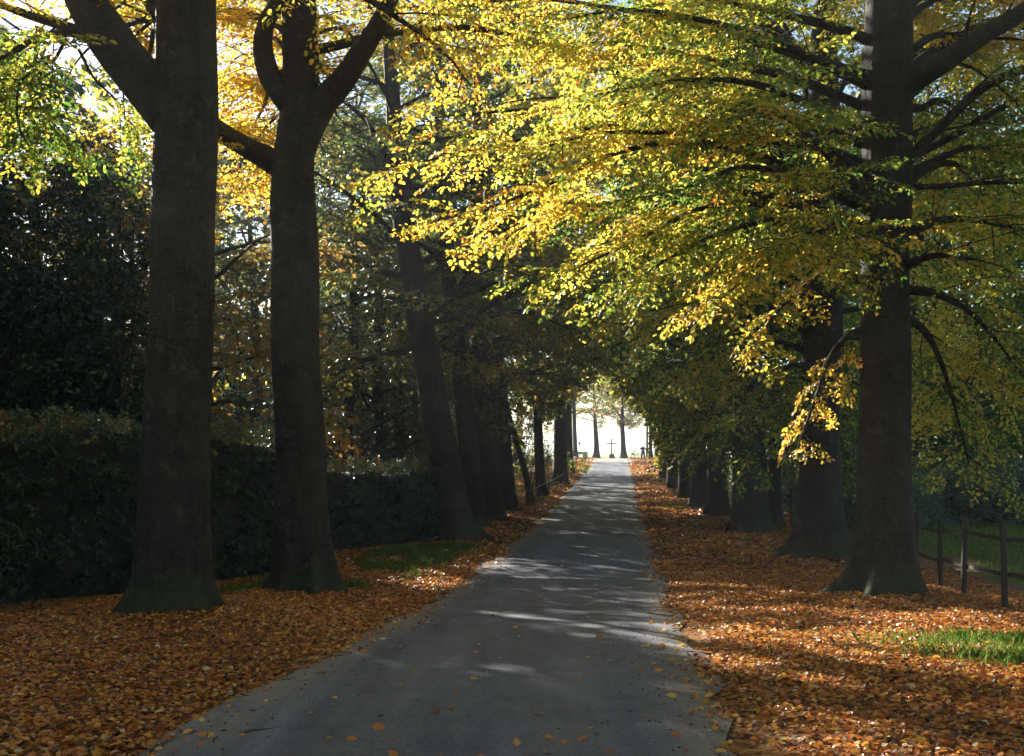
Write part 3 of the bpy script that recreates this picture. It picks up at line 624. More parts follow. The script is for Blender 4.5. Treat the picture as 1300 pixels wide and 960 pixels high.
o = mesh_obj('distant_woodland', np.concatenate([V, Vt]), [F_, nq+len(V), nt+len(V)], None, mats=[M_dull, M_bark2], midx=np.r_[np.zeros(len(F_)), np.ones(len(nq)+len(nt))],
             attrs={'tint': ('FACE', np.r_[t, np.zeros(len(nq)+len(nt))])})
tag(o, 'far woodland of mixed autumn trees behind both rows of beeches', 'woodland', kind='stuff')

# ------------------------------------------------------------------ shrubs
def shrub(name, label, x, y, rx, ry, h, n, tint, mat, T, seed, shape=QUAD, group=None, spray=.7, tn=.12, cat='shrub'):
    rng = np.random.default_rng(seed); b = np.array([x, y, float(ground_z(x, y))])
    root = empty(name, b, label, cat, group); spr = Sprays(); tb = Tubes()
    ph = rng.uniform(0, 6.28, 6)
    for k in range(n):
        az = rng.uniform(0, 6.28); f = rng.uniform(0, 1); el = math.asin(f)
        lump = 1+.16*math.sin(3*az+ph[0])+.14*math.sin(5*az+ph[1]+6*f)+.12*math.sin(9*f+ph[2]+2*az)
        k_ = rng.uniform(.62, 1.02)*lump
        p = b+np.array([rx*math.cos(az)*math.cos(el)*k_, ry*math.sin(az)*math.cos(el)*k_, .15+h*f*k_])
        d = np.array([math.cos(az)*math.cos(el), math.sin(az)*math.cos(el), f*.6-.1])+rng.normal(0, .35, 3)
        spr.add(p, d, np.array([math.cos(az)*.4, math.sin(az)*.4, .9])+rng.normal(0, .35, 3), spray*rng.uniform(.6, 1.2), tint+rng.normal(0, .1))
        if k % 6 == 0: tb.add([b+np.array([rng.normal(0, .1), rng.normal(0, .1), -.1]), (b+p)/2+np.array([0, 0, .25*h*.5]), p], [.035, .025, .01], 5, cap=False)
    tb.build('stem', M_bark2, root, b)
    spr.build('foliage', T, rng, mat, root, b, shape=shape, cull=False, tnoise=tn, out=.02)
    return root
GS = 'dark shrubs behind the hedge'
shrub('holly_bush', 'tall glossy blue-black holly above the hedge at the left edge', wx(30, 26), 26, 2.4, 2, 7.4, 760, .3, M_dark, T_mid, 601, group=GS)
shrub('holly_bush', 'broad low dark holly in the middle of the hedge top at left', wx(90, 24.5), 24.5, 1.8, 1.5, 4.4, 440, .35, M_dark, T_mid, 602, group=GS)
shrub('holly_bush', 'dense dark evergreen rising behind the hedge just left of the widest trunk', wx(140, 26.5), 26.5, 2.0, 1.9, 8.6, 900, .3, M_dark, T_mid, 609, group=GS)
shrub('holly_bush', 'low dark evergreen above the hedge between the two nearest left trunks', wx(310, 30), 30, 1.9, 1.8, 3.9, 320, .35, M_dark, T_mid, 603, group=GS)
shrub('holly_bush', 'dark evergreen behind the low hedge right of the second left trunk', wx(440, 41), 41, 2.2, 2, 4.4, 300, .4, M_dark, T_mid, 604, group=GS)
shrub('holly_bush', 'dark evergreen mass between the low hedge and the leaning beech', wx(535, 45), 45, 1.8, 1.8, 4.2, 260, .4, M_dark, T_mid, 605, group=GS)
shrub('yellowing_bush', 'bush with bright yellow-green shoots beside the slender left beech', wx(672, 66), 66, 1.2, 1.2, 3.0, 80, .34, M_leaf, T_mid, 606, cat='bush')
shrub('young_tree', 'young leafy tree filling the gap beside the slender left beech', wx(664, 86), 86, 1.9, 1.6, 6, 150, .4, M_dullb, T_mid, 610, cat='young tree')
shrub('young_tree', 'young leafy tree left of the broad dark beech at the end of the left row', wx(694, 104), 104, 1.5, 1.4, 5.5, 120, .45, M_dullb, T_mid, 611, cat='young tree')
shrub('green_bush', 'low green bush on the left verge near the end of the road', wx(727, 92), 92, 1.0, 1.1, 1.2, 50, .22, M_leaf, T_mid, 608, cat='bush')
GB = 'bramble thickets beyond the pasture'
for i, (px, d, rx, h, lab) in enumerate([(1110, 41, 2.6, 1.9, 'grey-green bramble thicket left of the mossy trunk beyond the fence'), (1195, 43, 3, 2.0, 'grey-green bramble thicket right of the mossy trunk beyond the fence'), (1290, 42, 3, 2.2, 'grey-green bramble thicket at the right edge beyond the pasture'), (1010, 52, 2.6, 2.0, 'dark bramble thicket between the slim beech and the second beech')]):
    shrub('bramble_thicket', lab, wx(px, d), d, rx, 1.8, h, 420, .35, M_bramble, T_mid, 620+i, group=GB, cat='bramble')

# ------------------------------------------------------------------ hedges
M_hedgecore = plain('hedge twigs', (.012, .014, .008), .9, 6, .4)
def hedge(label, pts, h, w, seed, hvar=.08):
    rng = np.random.default_rng(seed); pts = spline(np.array(pts, float), 40); pts = pts[:, :2]
    root = empty('clipped_hedge', (*pts[20], float(ground_z(*pts[20]))), label, 'hedge'); base = np.array(root.location)
    t = unit(np.gradient(pts, axis=0)); nrm = np.stack([t[:, 1], -t[:, 0]], 1)
    prof = [(-.5, -.1), (-.5, .25), (-.5, .5), (-.5, .75), (-.48, .93), (-.4, 1), (0, 1.01), (.4, 1), (.48, .93), (.5, .75), (.5, .5), (.5, .25), (.5, -.1)]
    hh = h*(1+hvar*.4*np.sin(np.arange(40)*.9))
    V = np.array([[*(p+n*w*.86*a), ground_z(*p)+b_*(H-.06)+rng.normal(0, .015)] for p, n, H in zip(pts, nrm, hh) for a, b_ in prof])
    m = len(prof); i = np.arange(39)[:, None]*m; j = np.arange(m-1)[None]
    Q = np.stack([i+j, i+j+1, i+m+j+1, i+m+j], -1).reshape(-1, 4)
    e0 = np.arange(m)[::-1][None]; e1 = (39*m+np.arange(m))[None]
    mesh_obj('branch_core', V-base, [Q, e0, e1], M_hedgecore, root)
    spr = Sprays(); L = np.linalg.norm(np.diff(pts, axis=0), axis=1).sum()
    for k in range(int(L*(2*h+w)*34)):
        s = rng.uniform(0, 38.99); i = int(s); f = s-i; p = pts[i]*(1-f)+pts[i+1]*f; n = nrm[i]; H = hh[i]
        c = rng.uniform(0, 2*h+w)
        if c < h: off, z, out = -.5, c/h, np.array([*-n, .25])
        elif c < 2*h: off, z, out = .5, (c-h)/h, np.array([*n, .25])
        else: off, z, out = (c-2*h)/w-.5, 1, np.array([0, 0, 1.])
        if rng.random() < .04: s_end = True
        q = np.array([*(p+n*w*off*.93), ground_z(*p)+.03+z*(H-.03)])+rng.normal(0, .03, 3)
        d = out+rng.normal(0, .6, 3)
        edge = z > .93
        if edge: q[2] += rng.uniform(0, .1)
        spr.add(q, d, out+rng.normal(0, .5, 3), rng.uniform(.18, .36)*(.8 if not edge else 1), ((.72 if rng.random() > .03 else 1.1) if edge else .3)+rng.normal(0, .1))  # pale top-edge tint imitates skylit shoots; rare orange ones are fallen leaves
    for e, sg in ((0, -1), (39, 1)):
        for k in range(int(h*w*40)):
            q = np.array([*(pts[e]+nrm[e]*w*rng.uniform(-.5, .5)+t[e]*sg*.02), ground_z(*pts[e])+rng.uniform(0, hh[e])])
            out = np.array([*(t[e]*sg), .2]); spr.add(q, out+rng.normal(0, .6, 3), out+rng.normal(0, .5, 3), rng.uniform(.18, .36), .3+rng.normal(0, .14))
    Th = [(p[0], p[1], p[2], p[3]*.85) for p in T_mid]
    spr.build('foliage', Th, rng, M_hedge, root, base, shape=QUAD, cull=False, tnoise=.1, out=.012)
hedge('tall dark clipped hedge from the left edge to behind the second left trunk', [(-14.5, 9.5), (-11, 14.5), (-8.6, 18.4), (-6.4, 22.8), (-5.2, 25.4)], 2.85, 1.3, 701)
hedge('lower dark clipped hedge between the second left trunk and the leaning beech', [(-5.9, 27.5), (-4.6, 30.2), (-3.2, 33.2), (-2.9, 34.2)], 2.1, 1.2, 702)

# ------------------------------------------------------------------ ground
def nodes_xy(a): return np.unique(np.concatenate(a))
us = nodes_xy([np.arange(-14, 14.01, .2), np.linspace(-40, -14, 27), np.linspace(14, 40, 27), np.linspace(40, 400, 19), np.linspace(-400, -40, 19), np.array([-3000, -1500, -800, 800, 1500, 3000.]), np.array([-2.15, 2.15])])
ss = nodes_xy([np.arange(4, 60, .3), np.arange(60, 160, 1.0), np.arange(-40, 4, 2.), np.linspace(160, 700, 40), np.array([-400, -150., 1000, 1600, 2500, 3900])])
U, SS = np.meshgrid(us, ss); X = U+road_x(SS)*np.where(SS < 200, 1, 1); Y = SS
Z = ground_z(X, Y)
fade = np.clip((SS-150)/10, 0, 1)
nu, ns = len(us), len(ss)
i = np.arange(ns-1)[:, None]*nu; j = np.arange(nu-1)[None]
Q = np.stack([i+j, i+j+1, i+nu+j+1, i+nu+j], -1).reshape(-1, 4)
def smooth(a, b, v): 
    t = np.clip((v-a)/(b-a), 0, 1); return t*t*(3-2*t)
def grass_amt(x, y):
    u = x-road_x(y); n = wob(x*.9, y*.9)+.6*wob(x*2.3+4, y*2.1)
    g = .0*u
    g = np.maximum(g, smooth(8.3, 10.5, u+.6*n)*smooth(-40, 26, y))
    g = np.maximum(g, smooth(-.6, .45, n+.25)*smooth(2.5, 3.3, -u)*smooth(5.8, 5.0, -u)*smooth(19.5, 21.5, y)*smooth(35, 31, y))       # left strip beside the second trunk
    g = np.maximum(g, smooth(0, .4, n+.3)*smooth(5.0, 5.6, -u)*smooth(7, 6, -u)*smooth(18, 19, y)*smooth(24, 22, y)*.6)
    g = np.maximum(g, smooth(-.3, .7, n+.1)*smooth(3.2, 5.6, u)*smooth(10, 11, y)*smooth(14, 12.4, y))                          # right foreground
    g = np.maximum(g, smooth(.1, .6, n)*smooth(3.0, 3.5, u)*smooth(5.2, 4.6, u)*smooth(33, 36, y)*smooth(62, 55, y)*.7)
    g = np.maximum(g, smooth(146, 152, y))
    return np.clip(g, 0, 1)
GA = grass_amt(X, Y); SSg = Y
m, N, L = new_mat('leaf litter and grass')
tc = N.new('ShaderNodeNewGeometry'); pos = tc.outputs['Position']
vo = N.new('ShaderNodeTexVoronoi'); vo.inputs['Scale'].default_value = 13; vo.inputs['Randomness'].default_value = 1
nz = noise(N, L, pos, 9, 3); dsp = mix(N, L, .09, pos, nz.outputs['Color'], 'ADD'); L.new(dsp, vo.inputs['Vector'])
sh = N.new('ShaderNodeSeparateColor'); L.new(vo.outputs['Color'], sh.inputs[0])
lr = ramp(N, [(0, (.05, .024, .013)), (.3, (.15, .058, .022)), (.55, (.26, .1, .03)), (.8, (.36, .18, .05)), (1, (.42, .28, .1))]); L.new(sh.outputs[0], lr.inputs[0])
big = noise(N, L, pos, .8, 5); br = ramp(N, [(.3, (.6, .6, .6)), (.65, (1, 1, 1))]); L.new(big.outputs[0], br.inputs[0])
lit = mix(N, L, .8, lr.outputs[0], br.outputs[0], 'MULTIPLY')
gn = noise(N, L, pos, 22, 5); gr = ramp(N, [(.3, (.03, .065, .015)), (.55, (.07, .14, .03)), (.75, (.13, .17, .05))]); L.new(gn.outputs[0], gr.inputs[0])
ga = N.new('ShaderNodeAttribute'); ga.attribute_name = 'grass'
col = mix(N, L, ga.outputs['Fac'], lit, gr.outputs[0])
fa = N.new('ShaderNodeAttribute'); fa.attribute_name = 'field'
fr = ramp(N, [(.35, (.3, .34, .17)), (.65, (.42, .44, .26))]); L.new(big.outputs[0], fr.inputs[0]); col = mix(N, L, fa.outputs['Fac'], col, fr.outputs[0])  # far field paled in its colour to imitate backlit sheen on wet grass
bs = N.new('ShaderNodeBsdfPrincipled'); bs.inputs['Roughness'].default_value = .85; bs.inputs['Specular IOR Level'].default_value = .15; L.new(col, bs.inputs['Base Color'])
bu = N.new('ShaderNodeBump'); bu.inputs['Strength'].default_value = .8; bu.inputs['Distance'].default_value = .04; L.new(vo.outputs['Distance'], bu.inputs['Height']); L.new(bu.outputs[0], bs.inputs['Normal'])
ou = N.new('ShaderNodeOutputMaterial'); L.new(bs.outputs[0], ou.inputs[0])
o = mesh_obj('ground', np.stack([X, Y, Z], -1).reshape(-1, 3), Q, m, attrs={'grass': ('POINT', GA.ravel()), 'field': ('POINT', smooth(150, 165, SSg).ravel())}, smooth=True); o['kind'] = 'structure'

# road
us = np.r_[-2.05, -1.9, -1.75, -1.5, np.linspace(-1.3, 1.3, 15), 1.5, 1.75, 1.9, 2.05]; ss = np.r_[np.arange(-30, 60, .5), np.arange(60, 128, 1.)]
U, SS = np.meshgrid(us, ss)
ew = 1+np.where(abs(U) > 1.8, .04*np.sin(SS*1.1+U)+.03*np.sin(SS*3.7-U*2)+.02*np.sin(SS*9.1), 0)
X = U*ew+road_x(SS); Z = np.interp(SS, _gs, _gz)+.018*(1-(U/2.05)**2)+np.where(abs(U) > 2, -.015, .004)
nu, ns = len(us), len(ss); i = np.arange(ns-1)[:, None]*nu; j = np.arange(nu-1)[None]
Q = np.stack([i+j, i+j+1, i+nu+j+1, i+nu+j], -1).reshape(-1, 4)
m, N, L = new_mat('asphalt')
tc = N.new('ShaderNodeNewGeometry'); pos = tc.outputs['Position']
mp = N.new('ShaderNodeMapping'); mp.inputs['Scale'].default_value = (2.2, .22, 1); mp.inputs['Rotation'].default_value = (0, 0, R(5.7)); L.new(pos, mp.inputs[0])
n1 = noise(N, L, mp.outputs[0], 1.2, 6, .6); n2 = noise(N, L, pos, 34, 8, .85); n3 = noise(N, L, pos, 2.2, 6, .65)
r1 = ramp(N, [(.3, (.06, .066, .102)), (.5, (.095, .102, .148)), (.7, (.14, .148, .195))]); L.new(n1.outputs[0], r1.inputs[0])
r2 = ramp(N, [(.36, (.25, .25, .25)), (.5, (.9, .9, .9)), (.64, (2.1, 2.1, 2.05))]); L.new(n2.outputs[0], r2.inputs[0])
col = mix(N, L, .8, r1.outputs[0], r2.outputs[0], 'MULTIPLY')
ea = N.new('ShaderNodeAttribute'); ea.attribute_name = 'edge'
em = N.new('ShaderNodeMath'); em.operation = 'MULTIPLY'; L.new(ea.outputs['Fac'], em.inputs[0])
er = ramp(N, [(.3, (0, 0, 0)), (.55, (1, 1, 1))]); L.new(n3.outputs[0], er.inputs[0]); L.new(er.outputs[0], em.inputs[1])
gs_ = ramp(N, [(.3, (.09, .085, .075)), (.6, (.26, .24, .22))]); L.new(n2.outputs[0], gs_.inputs[0]); col = mix(N, L, em.outputs[0], col, gs_.outputs[0])
ta = N.new('ShaderNodeAttribute'); ta.attribute_name = 'track'
tm = N.new('ShaderNodeMath'); tm.operation = 'MULTIPLY'; tm.inputs[1].default_value = .4; L.new(ta.outputs['Fac'], tm.inputs[0]); col = mix(N, L, tm.outputs[0], col, (.13, .136, .165))
pn = noise(N, L, mp.outputs[0], .55, 3); pr = ramp(N, [(.5, (1, 1, 1)), (.53, (.74, .74, .76))]); L.new(pn.outputs[0], pr.inputs[0]); col = mix(N, L, .55, col, pr.outputs[0], 'MULTIPLY')
vo = N.new('ShaderNodeTexVoronoi'); vo.feature = 'DISTANCE_TO_EDGE'; vo.inputs['Scale'].default_value = .55; dn = noise(N, L, pos, 3, 5, .7)
L.new(mix(N, L, .35, pos, dn.outputs['Color'], 'ADD'), vo.inputs['Vector'])
cr = ramp(N, [(.0, (.45, .45, .45)), (.012, (1, 1, 1))]); L.new(vo.outputs['Distance'], cr.inputs[0])
col = mix(N, L, .6, col, cr.outputs[0], 'MULTIPLY')
bs = N.new('ShaderNodeBsdfPrincipled'); L.new(col, bs.inputs['Base Color'])
rr = ramp(N, [(.3, (.6, .6, .6)), (.7, (.8, .8, .8))]); L.new(n3.outputs[0], rr.inputs[0]); L.new(rr.outputs[0], bs.inputs['Roughness'])
bu = N.new('ShaderNodeBump'); bu.inputs['Strength'].default_value = .9; bu.inputs['Distance'].default_value = .012; L.new(n2.outputs[0], bu.inputs['Height']); L.new(bu.outputs[0], bs.inputs['Normal'])
ou = N.new('ShaderNodeOutputMaterial'); L.new(bs.outputs[0], ou.inputs[0])
edge = smooth(1.4, 1.9, abs(U))
o = mesh_obj('road', np.stack([X, SS, Z], -1).reshape(-1, 3), Q, m, attrs={'edge': ('POINT', edge.ravel()), 'track': ('POINT', np.exp(-((abs(U)-.78)/.26)**2).ravel())}, smooth=True); o['kind'] = 'structure'
# gravel yard where the avenue ends
M_gravel = plain('gravel', (.34, .31, .27), .9, 40, .3, bump=.5)
us = np.linspace(0, 1, 15); ss = np.arange(122, 139.01, .5); U, SS = np.meshgrid(us, ss)
lo = -2.2-3.2*smooth(122, 130, SS)-.5*np.sin(SS*.8); hi_ = 2.1+5.2*smooth(122, 131, SS)+.4*np.sin(SS*.7)
X = road_x(SS)+lo+(hi_-lo)*U; nu, ns = len(us), len(ss); i = np.arange(ns-1)[:, None]*nu; j = np.arange(nu-1)[None]
Q = np.stack([i+j, i+j+1, i+nu+j+1, i+nu+j], -1).reshape(-1, 4)
o = mesh_obj('gravel_path', np.stack([X, SS, np.maximum(ground_z(X, SS), np.interp(SS, _gs, _gz))+.045], -1).reshape(-1, 3), Q, M_gravel, smooth=True); o['kind'] = 'structure'

# ------------------------------------------------------------------ fallen leaves
def scatter_leaves(n, ufun, yfun, rng, size, dens, zoff=(.004, .035), tint=(.4, .3)):
    y = yfun(n); u = ufun(n, y); x = u+road_x(y)
    kp = rng.random(n) < dens(x, y, u); x, y, u = x[kp], y[kp], u[kp]; n = len(x)
    z = ground_z(x, y); z = np.where(abs(u) < 2.05, np.interp(y, _gs, _gz)+.02*(1-(u/2.05)**2)+.003, z)+rng.uniform(*zoff, n)
    p = np.stack([x, y, z], 1); a = rng.uniform(0, 6.28, n)
    d = np.stack([np.cos(a), np.sin(a), rng.normal(0, .28, n)], 1); d = unit(d)
    nn = np.array([0, 0, 1.])+rng.normal(0, .55, (n, 3)); yy = unit(np.cross(nn, d)); zz = np.cross(d, yy)
    s = size(y)*rng.uniform(.55, 1.4, n); curl = rng.normal(.2, .38, n)
    sh = HEX
    v = p[:, None]+s[:, None, None]*((sh[None, :, 0:1]-.5)*d[:, None]+sh[None, :, 1:2]*1.15*yy[:, None]+(sh[None, :, 2:3]*0+curl[:, None, None]*(np.abs(sh[None, :, 1:2])*1.6+(sh[None, :, 0:1]-.5)**2*1.2))*zz[:, None])
    t = np.clip(rng.normal(*tint, n)+.1*wob(x, y), 0, 1)
    return v.reshape(-1, 3), t
rng = np.random.default_rng(91)
VV, TT = [], []
def dens_verge(x, y, u):
    d = np.clip(smooth(1.85, 2.6, abs(u)+.28*wob(x*1.7, y*1.3)), 0, 1)
    bare = .3+.7*smooth(-.7, .2, wob(x*2.1+3, y*1.7)+.6*wob(x*.6, y*.5+2))
    return d*bare*(1-.45*grass_amt(x, y))
for sg, wid in ((-1, 7.5), (1, 8.5)):
    v, t = scatter_leaves(190000, lambda n, y, sg=sg, wid=wid: sg*rng.uniform(1.75, wid, n), lambda n: 5.5+19*rng.random(n)**1.25, rng, lambda y: .056+.0*y, dens_verge); VV.append(v); TT.append(t)
    v, t = scatter_leaves(42000, lambda n, y, sg=sg: sg*rng.uniform(1.75, 8, n), lambda n: rng.uniform(23, 60, n), rng, lambda y: .1+.001*(y-23), dens_verge); VV.append(v); TT.append(t)
    v, t = scatter_leaves(16000, lambda n, y, sg=sg: sg*rng.uniform(1.8, 6.5, n), lambda n: rng.uniform(60, 145, n), rng, lambda y: .17+.0008*(y-60), dens_verge); VV.append(v); TT.append(t)
v, t = scatter_leaves(16000, lambda n, y: rng.uniform(-2, 2, n), lambda n: 6+45*rng.random(n)**1.5, rng, lambda y: .075, lambda x, y, u: .016+.012*smooth(.2, .8, wob(x, y*.4))+.4*smooth(1.25, 2.05, abs(u)+.25*wob(x, y))**2, (.0, .006), (.6, .25)); VV.append(v); TT.append(t)
V = np.concatenate(VV); t = np.concatenate(TT)
o = mesh_obj('fallen_leaves', V, np.arange(len(V)).reshape(-1, 6), M_litter, attrs={'tint': ('FACE', t)})
tag(o, 'copper and yellow fallen beech leaves covering both verges', 'fallen leaves', kind='stuff')
# twigs
tb = Tubes()
for k in range(420):
    sg = rng.choice([-1, 1]); y = 6+22*rng.random()**1.3; u = sg*rng.uniform(1.6, 7.5); x = u+road_x(y); a = rng.uniform(0, 3.14); ln = rng.uniform(.12, .5); z = float(ground_z(x, y))+.03
    q = np.array([[x, y, z], [x+ln*.5*math.cos(a), y+ln*.5*math.sin(a), z+rng.uniform(0, .025)], [x+ln*math.cos(a+rng.normal(0, .3)), y+ln*math.sin(a+rng.normal(0, .3)), z]])
    tb.add(q, [.007, .005, .003], 5, cap=False)
tag(tb.build('fallen_twigs', M_bark2), 'thin dead twigs lying among the fallen leaves', 'twigs', kind='stuff')
# beech mast on the tarmac edge
n = 420; y = 6+14*rng.random(n); u = np.where(rng.random(n) < .7, 1, -1)*(2-np.abs(rng.normal(0, .45, n))); x = u+road_x(y)
z = np.interp(y, _gs, _gz)+.02*(1-(u/2.05)**2)+.008
oct_ = np.array([(1, 0, 0), (0, 1, 0), (-1, 0, 0), (0, -1, 0), (0, 0, .8), (0, 0, -.8)])*.009
v = (np.stack([x, y, z], 1)[:, None]+oct_[None]*rng.uniform(.6, 1.5, (n, 1, 1)))
f = np.array([[0, 1, 4], [1, 2, 4], [2, 3, 4], [3, 0, 4], [1, 0, 5], [2, 1, 5], [3, 2, 5], [0, 3, 5]])
o = mesh_obj('beech_mast', v.reshape(-1, 3), (f[None]+6*np.arange(n)[:, None, None]).reshape(-1, 3), plain('mast husk', (.04, .028, .018)))
tag(o, 'dark beech nut husks strewn along the edges of the tarmac', 'beech nuts', kind='stuff')
# grass blades
def blades(name, label, n, xr, yr, h, seed, thr=.3):
    rng = np.random.default_rng(seed)
    y = rng.uniform(*yr, n); u = rng.uniform(*xr, n); x = u+road_x(y)
    kp = rng.random(n) < smooth(thr, 1.05, grass_amt(x, y))*(.35+.65*smooth(-.4, .5, wob(x*3.1, y*3.7))); x, y = x[kp], y[kp]; n = len(x)
    p = np.stack([x, y, ground_z(x, y)-.005], 1); a = rng.uniform(0, 6.28, n); hh = h*rng.uniform(.5, 1.3, n)*(1+.45*wob(x*2, y*2)); w = .003+.0002*y
    s = np.stack([np.cos(a), np.sin(a), 0*a], 1); l = np.stack([-np.sin(a), np.cos(a), 0*a], 1)*rng.uniform(.1, .65, n)[:, None]
    up = np.array([0, 0, 1.])
    v = np.stack([p-s*w[:, None], p+s*w[:, None], p+s*w[:, None]*.8+(l*.35+up*.6)*hh[:, None], p+(l+up*.95)*hh[:, None], p-s*w[:, None]*.8+(l*.35+up*.6)*hh[:, None]], 1)
    o = mesh_obj(name, v.reshape(-1, 3), np.arange(n*5).reshape(-1, 5), M_grass, attrs={'tint': ('FACE', np.clip(rng.normal(.5 if name != 'pasture_grass' else .72, .22, n), 0, 1))})
    return tag(o, label, 'grass', kind='stuff')
blades('verge_grass', 'tufts of bright green grass in the leaves at the lower right', 52000, (3, 9.5), (9.6, 14.2), .12, 31, .02)
blades('verge_grass', 'green grass strip on the left verge beside the second trunk', 70000, (-7, -2.4), (18, 31), .13, 32)
blades('verge_grass', 'thin grass patches on the right verge beyond the second beech', 10000, (2.8, 5.5), (32, 62), .1, 33)
blades('pasture_grass', 'green pasture grass behind the wooden fence', 90000, (7.8, 20), (20, 46), .14, 34)

# ------------------------------------------------------------------ wooden fence on the right
M_wood = plain('weathered fence wood', (.034, .028, .024), .85, 14, .4)
fb = gpt(1270, 20.9)
root = empty('wooden_fence', fb, 'dark post and rail wooden fence behind the right beeches', 'fence')
posts = []; rng = np.random.default_rng(8)
for k, yy in enumerate([13.2, 15.1, 17.1, 19.0, 20.9, 22.7, 24.7, 26.7, 28.6, 30.6, 32.6, 34.6, 36.6, 38.6, 40.6, 42.6, 44.6, 46.6, 48.6]):
    x = road_x(yy)+7.2+.1*math.sin(k*1.7); z = float(ground_z(x, yy)); ln = rng.normal(0, .035, 2)
    tb = Tubes(); H = 1.32+rng.normal(0, .03)
    tb.add([(x, yy, z-.3), (x+ln[0]*.5, yy+ln[1]*.5, z+H*.5), (x+ln[0], yy+ln[1], z+H), (x+ln[0], yy+ln[1], z+H+.02)], [.05, .048, .048, .03], 9)
    tb.build('post', M_wood, root, fb, smooth=False); posts.append((x, yy, z))
for hgt in (1.08, .52):
    for (a, b_) in zip(posts[:-1], posts[1:]):
        tb = Tubes(); A = np.array(a)+[.07, 0, hgt+rng.normal(0, .02)]; B = np.array(b_)+[.07, 0, hgt+rng.normal(0, .02)]
        dv = unit(B-A); sv = unit(np.cross(dv, [0, 0, 1.])); uv = np.cross(sv, dv)
        tb.box((A+B)/2, (.03, np.linalg.norm(B-A)-.01, .065), np.stack([sv, dv, uv], 1))
        tb.build('rail', M_wood, root, fb, smooth=False)
# ------------------------------------------------------------------ iron fence on the left
M_iron = plain('dark painted iron', (.03, .034, .045), .5, 10, .3)
p0, p1 = gpt(668, 51), gpt(716, 73)
root = empty('iron_fence', p0, 'low dark iron railing beside the left row of beeches', 'fence')
n = 44
for k in range(n+1):
    f = k/n; q = p0*(1-f)+p1*f; q[2] = ground_z(q[0], q[1])
    tb = Tubes(); big = k % 11 == 0
    tb.add([q+[0, 0, -.1], q+[0, 0, .95 if big else .8], q+[0, 0, 1.02 if big else .84]], [.04 if big else .013, .04 if big else .013, .005], 6)
    tb.build('post' if big else 'bar', M_iron, root, p0)
for hgt in (.16, .72):
    tb = Tubes(); tb.add([np.array([*(p0*(1-f)+p1*f)[:2], float(ground_z(*(p0*(1-f)+p1*f)[:2]))+hgt]) for f in np.linspace(0, 1, 12)], .02, 6); tb.build('rail', M_iron, root, p0)

# ------------------------------------------------------------------ things at the end of the avenue
D = 141
M_stone = plain('grey stone', (.2, .19, .18), .9, 6, .3); M_cross = plain('dark oak', (.05, .04, .035), .8, 8, .3)
b = gpt(776.5, D); root = empty('wayside_cross', b, 'dark wayside cross on a tapered stone plinth at the end of the road', 'cross')
tb = Tubes()
def frustum(tb, c, w0, w1, h, sx=1):
    v = np.array([[sx*a*w0/2, b_*w0/2, 0] for a, b_ in ((-1, -1), (1, -1), (1, 1), (-1, 1))]+[[sx*a*w1/2, b_*w1/2, h] for a, b_ in ((-1, -1), (1, -1), (1, 1), (-1, 1))])
    tb.V.append(v+np.asarray(c)); k = tb.n; tb.n += 8
    tb.Q.append(np.array([[3, 2, 1, 0], [4, 5, 6, 7], [0, 1, 5, 4], [1, 2, 6, 5], [2, 3, 7, 6], [3, 0, 4, 7]])+k)
frustum(tb, b+[0, 0, -.15], .95, .9, .25); frustum(tb, b+[0, 0, .1], .74, .56, .5); tb.build('plinth', M_stone, root, b, smooth=False)
tb = Tubes(); tb.box(b+[0, 0, .6+1.0], (.15, .13, 2.0)); tb.build('upright', M_cross, root, b, smooth=False)
tb = Tubes(); tb.box(b+[-.385, 0, 1.98], (.62, .11, .15)); tb.box(b+[.385, 0, 1.98], (.62, .11, .15)); tb.build('crossbar', M_cross, root, b, smooth=False)
# round sign on a pale pole
M_sign = plain('sign back', (.04, .045, .09), .5, 6, .2); M_pole = plain('galvanised pole', (.45, .45, .45), .45, 20, .1, .6)
b = gpt(735.5, 139); root = empty('round_sign', b, 'small round dark sign on a thin pale pole beside the last left beech', 'sign')
tb = Tubes(); tb.add([b+[0, 0, -.2], b+[0, 0, 2.3]], .03, 8); tb.build('pole', M_pole, root, b)
tb = Tubes(); tb.add([b+[0, -.035, 1.95], b+[0, -.06, 1.95]], .17, 20); tb.build('sign_disc', M_sign, root, b, smooth=False)
# bench, bin, bollard
M_green = plain('green paint', (.04, .13, .08), .5, 6, .2); M_slat = plain('grey slats', (.3, .27, .24), .8, 10, .25)
b = gpt(738, 139.5); root = empty('park_bench', b, 'green bench with a flat seat near the round sign', 'bench')
tb = Tubes(); tb.box(b+[0, 0, .47], (1.1, .42, .05)); tb.build('seat', M_green, root, b, smooth=False)
tb = Tubes(); tb.box(b+[0, .22, .72], (1.1, .04, .3)); tb.build('backrest', M_green, root, b, smooth=False)
for sx in (-.42, .42):
    tb = Tubes(); tb.box(b+[sx, -.14, .18], (.07, .07, .53)); tb.box(b+[sx, .18, .38], (.07, .05, .93)); tb.box(b+[sx, .02, .41], (.06, .25, .06)); tb.build('leg', M_green, root, b, smooth=False)
b = gpt(742.2, 139); root = empty('litter_bin', b, 'grey slatted litter bin right of the green bench', 'bin')
tb = Tubes()
for k in range(14):
    a = k*6.283/14; tb.box(b+[.22*math.cos(a), .22*math.sin(a), .42], (.03, .085, .8), [[math.cos(a), -math.sin(a), 0], [math.sin(a), math.cos(a), 0], [0, 0, 1]])
tb.build('slat_wall', M_slat, root, b, smooth=False)
tb = Tubes(); tb.add([b+[0, 0, -.05], b+[0, 0, .78]], .19, 16); tb.build('liner', M_iron, root, b)
tb = Tubes(); tb.add([b+[0, 0, .8], b+[0, 0, .85]], [.26, .24], 18); tb.build('rim', M_iron, root, b)
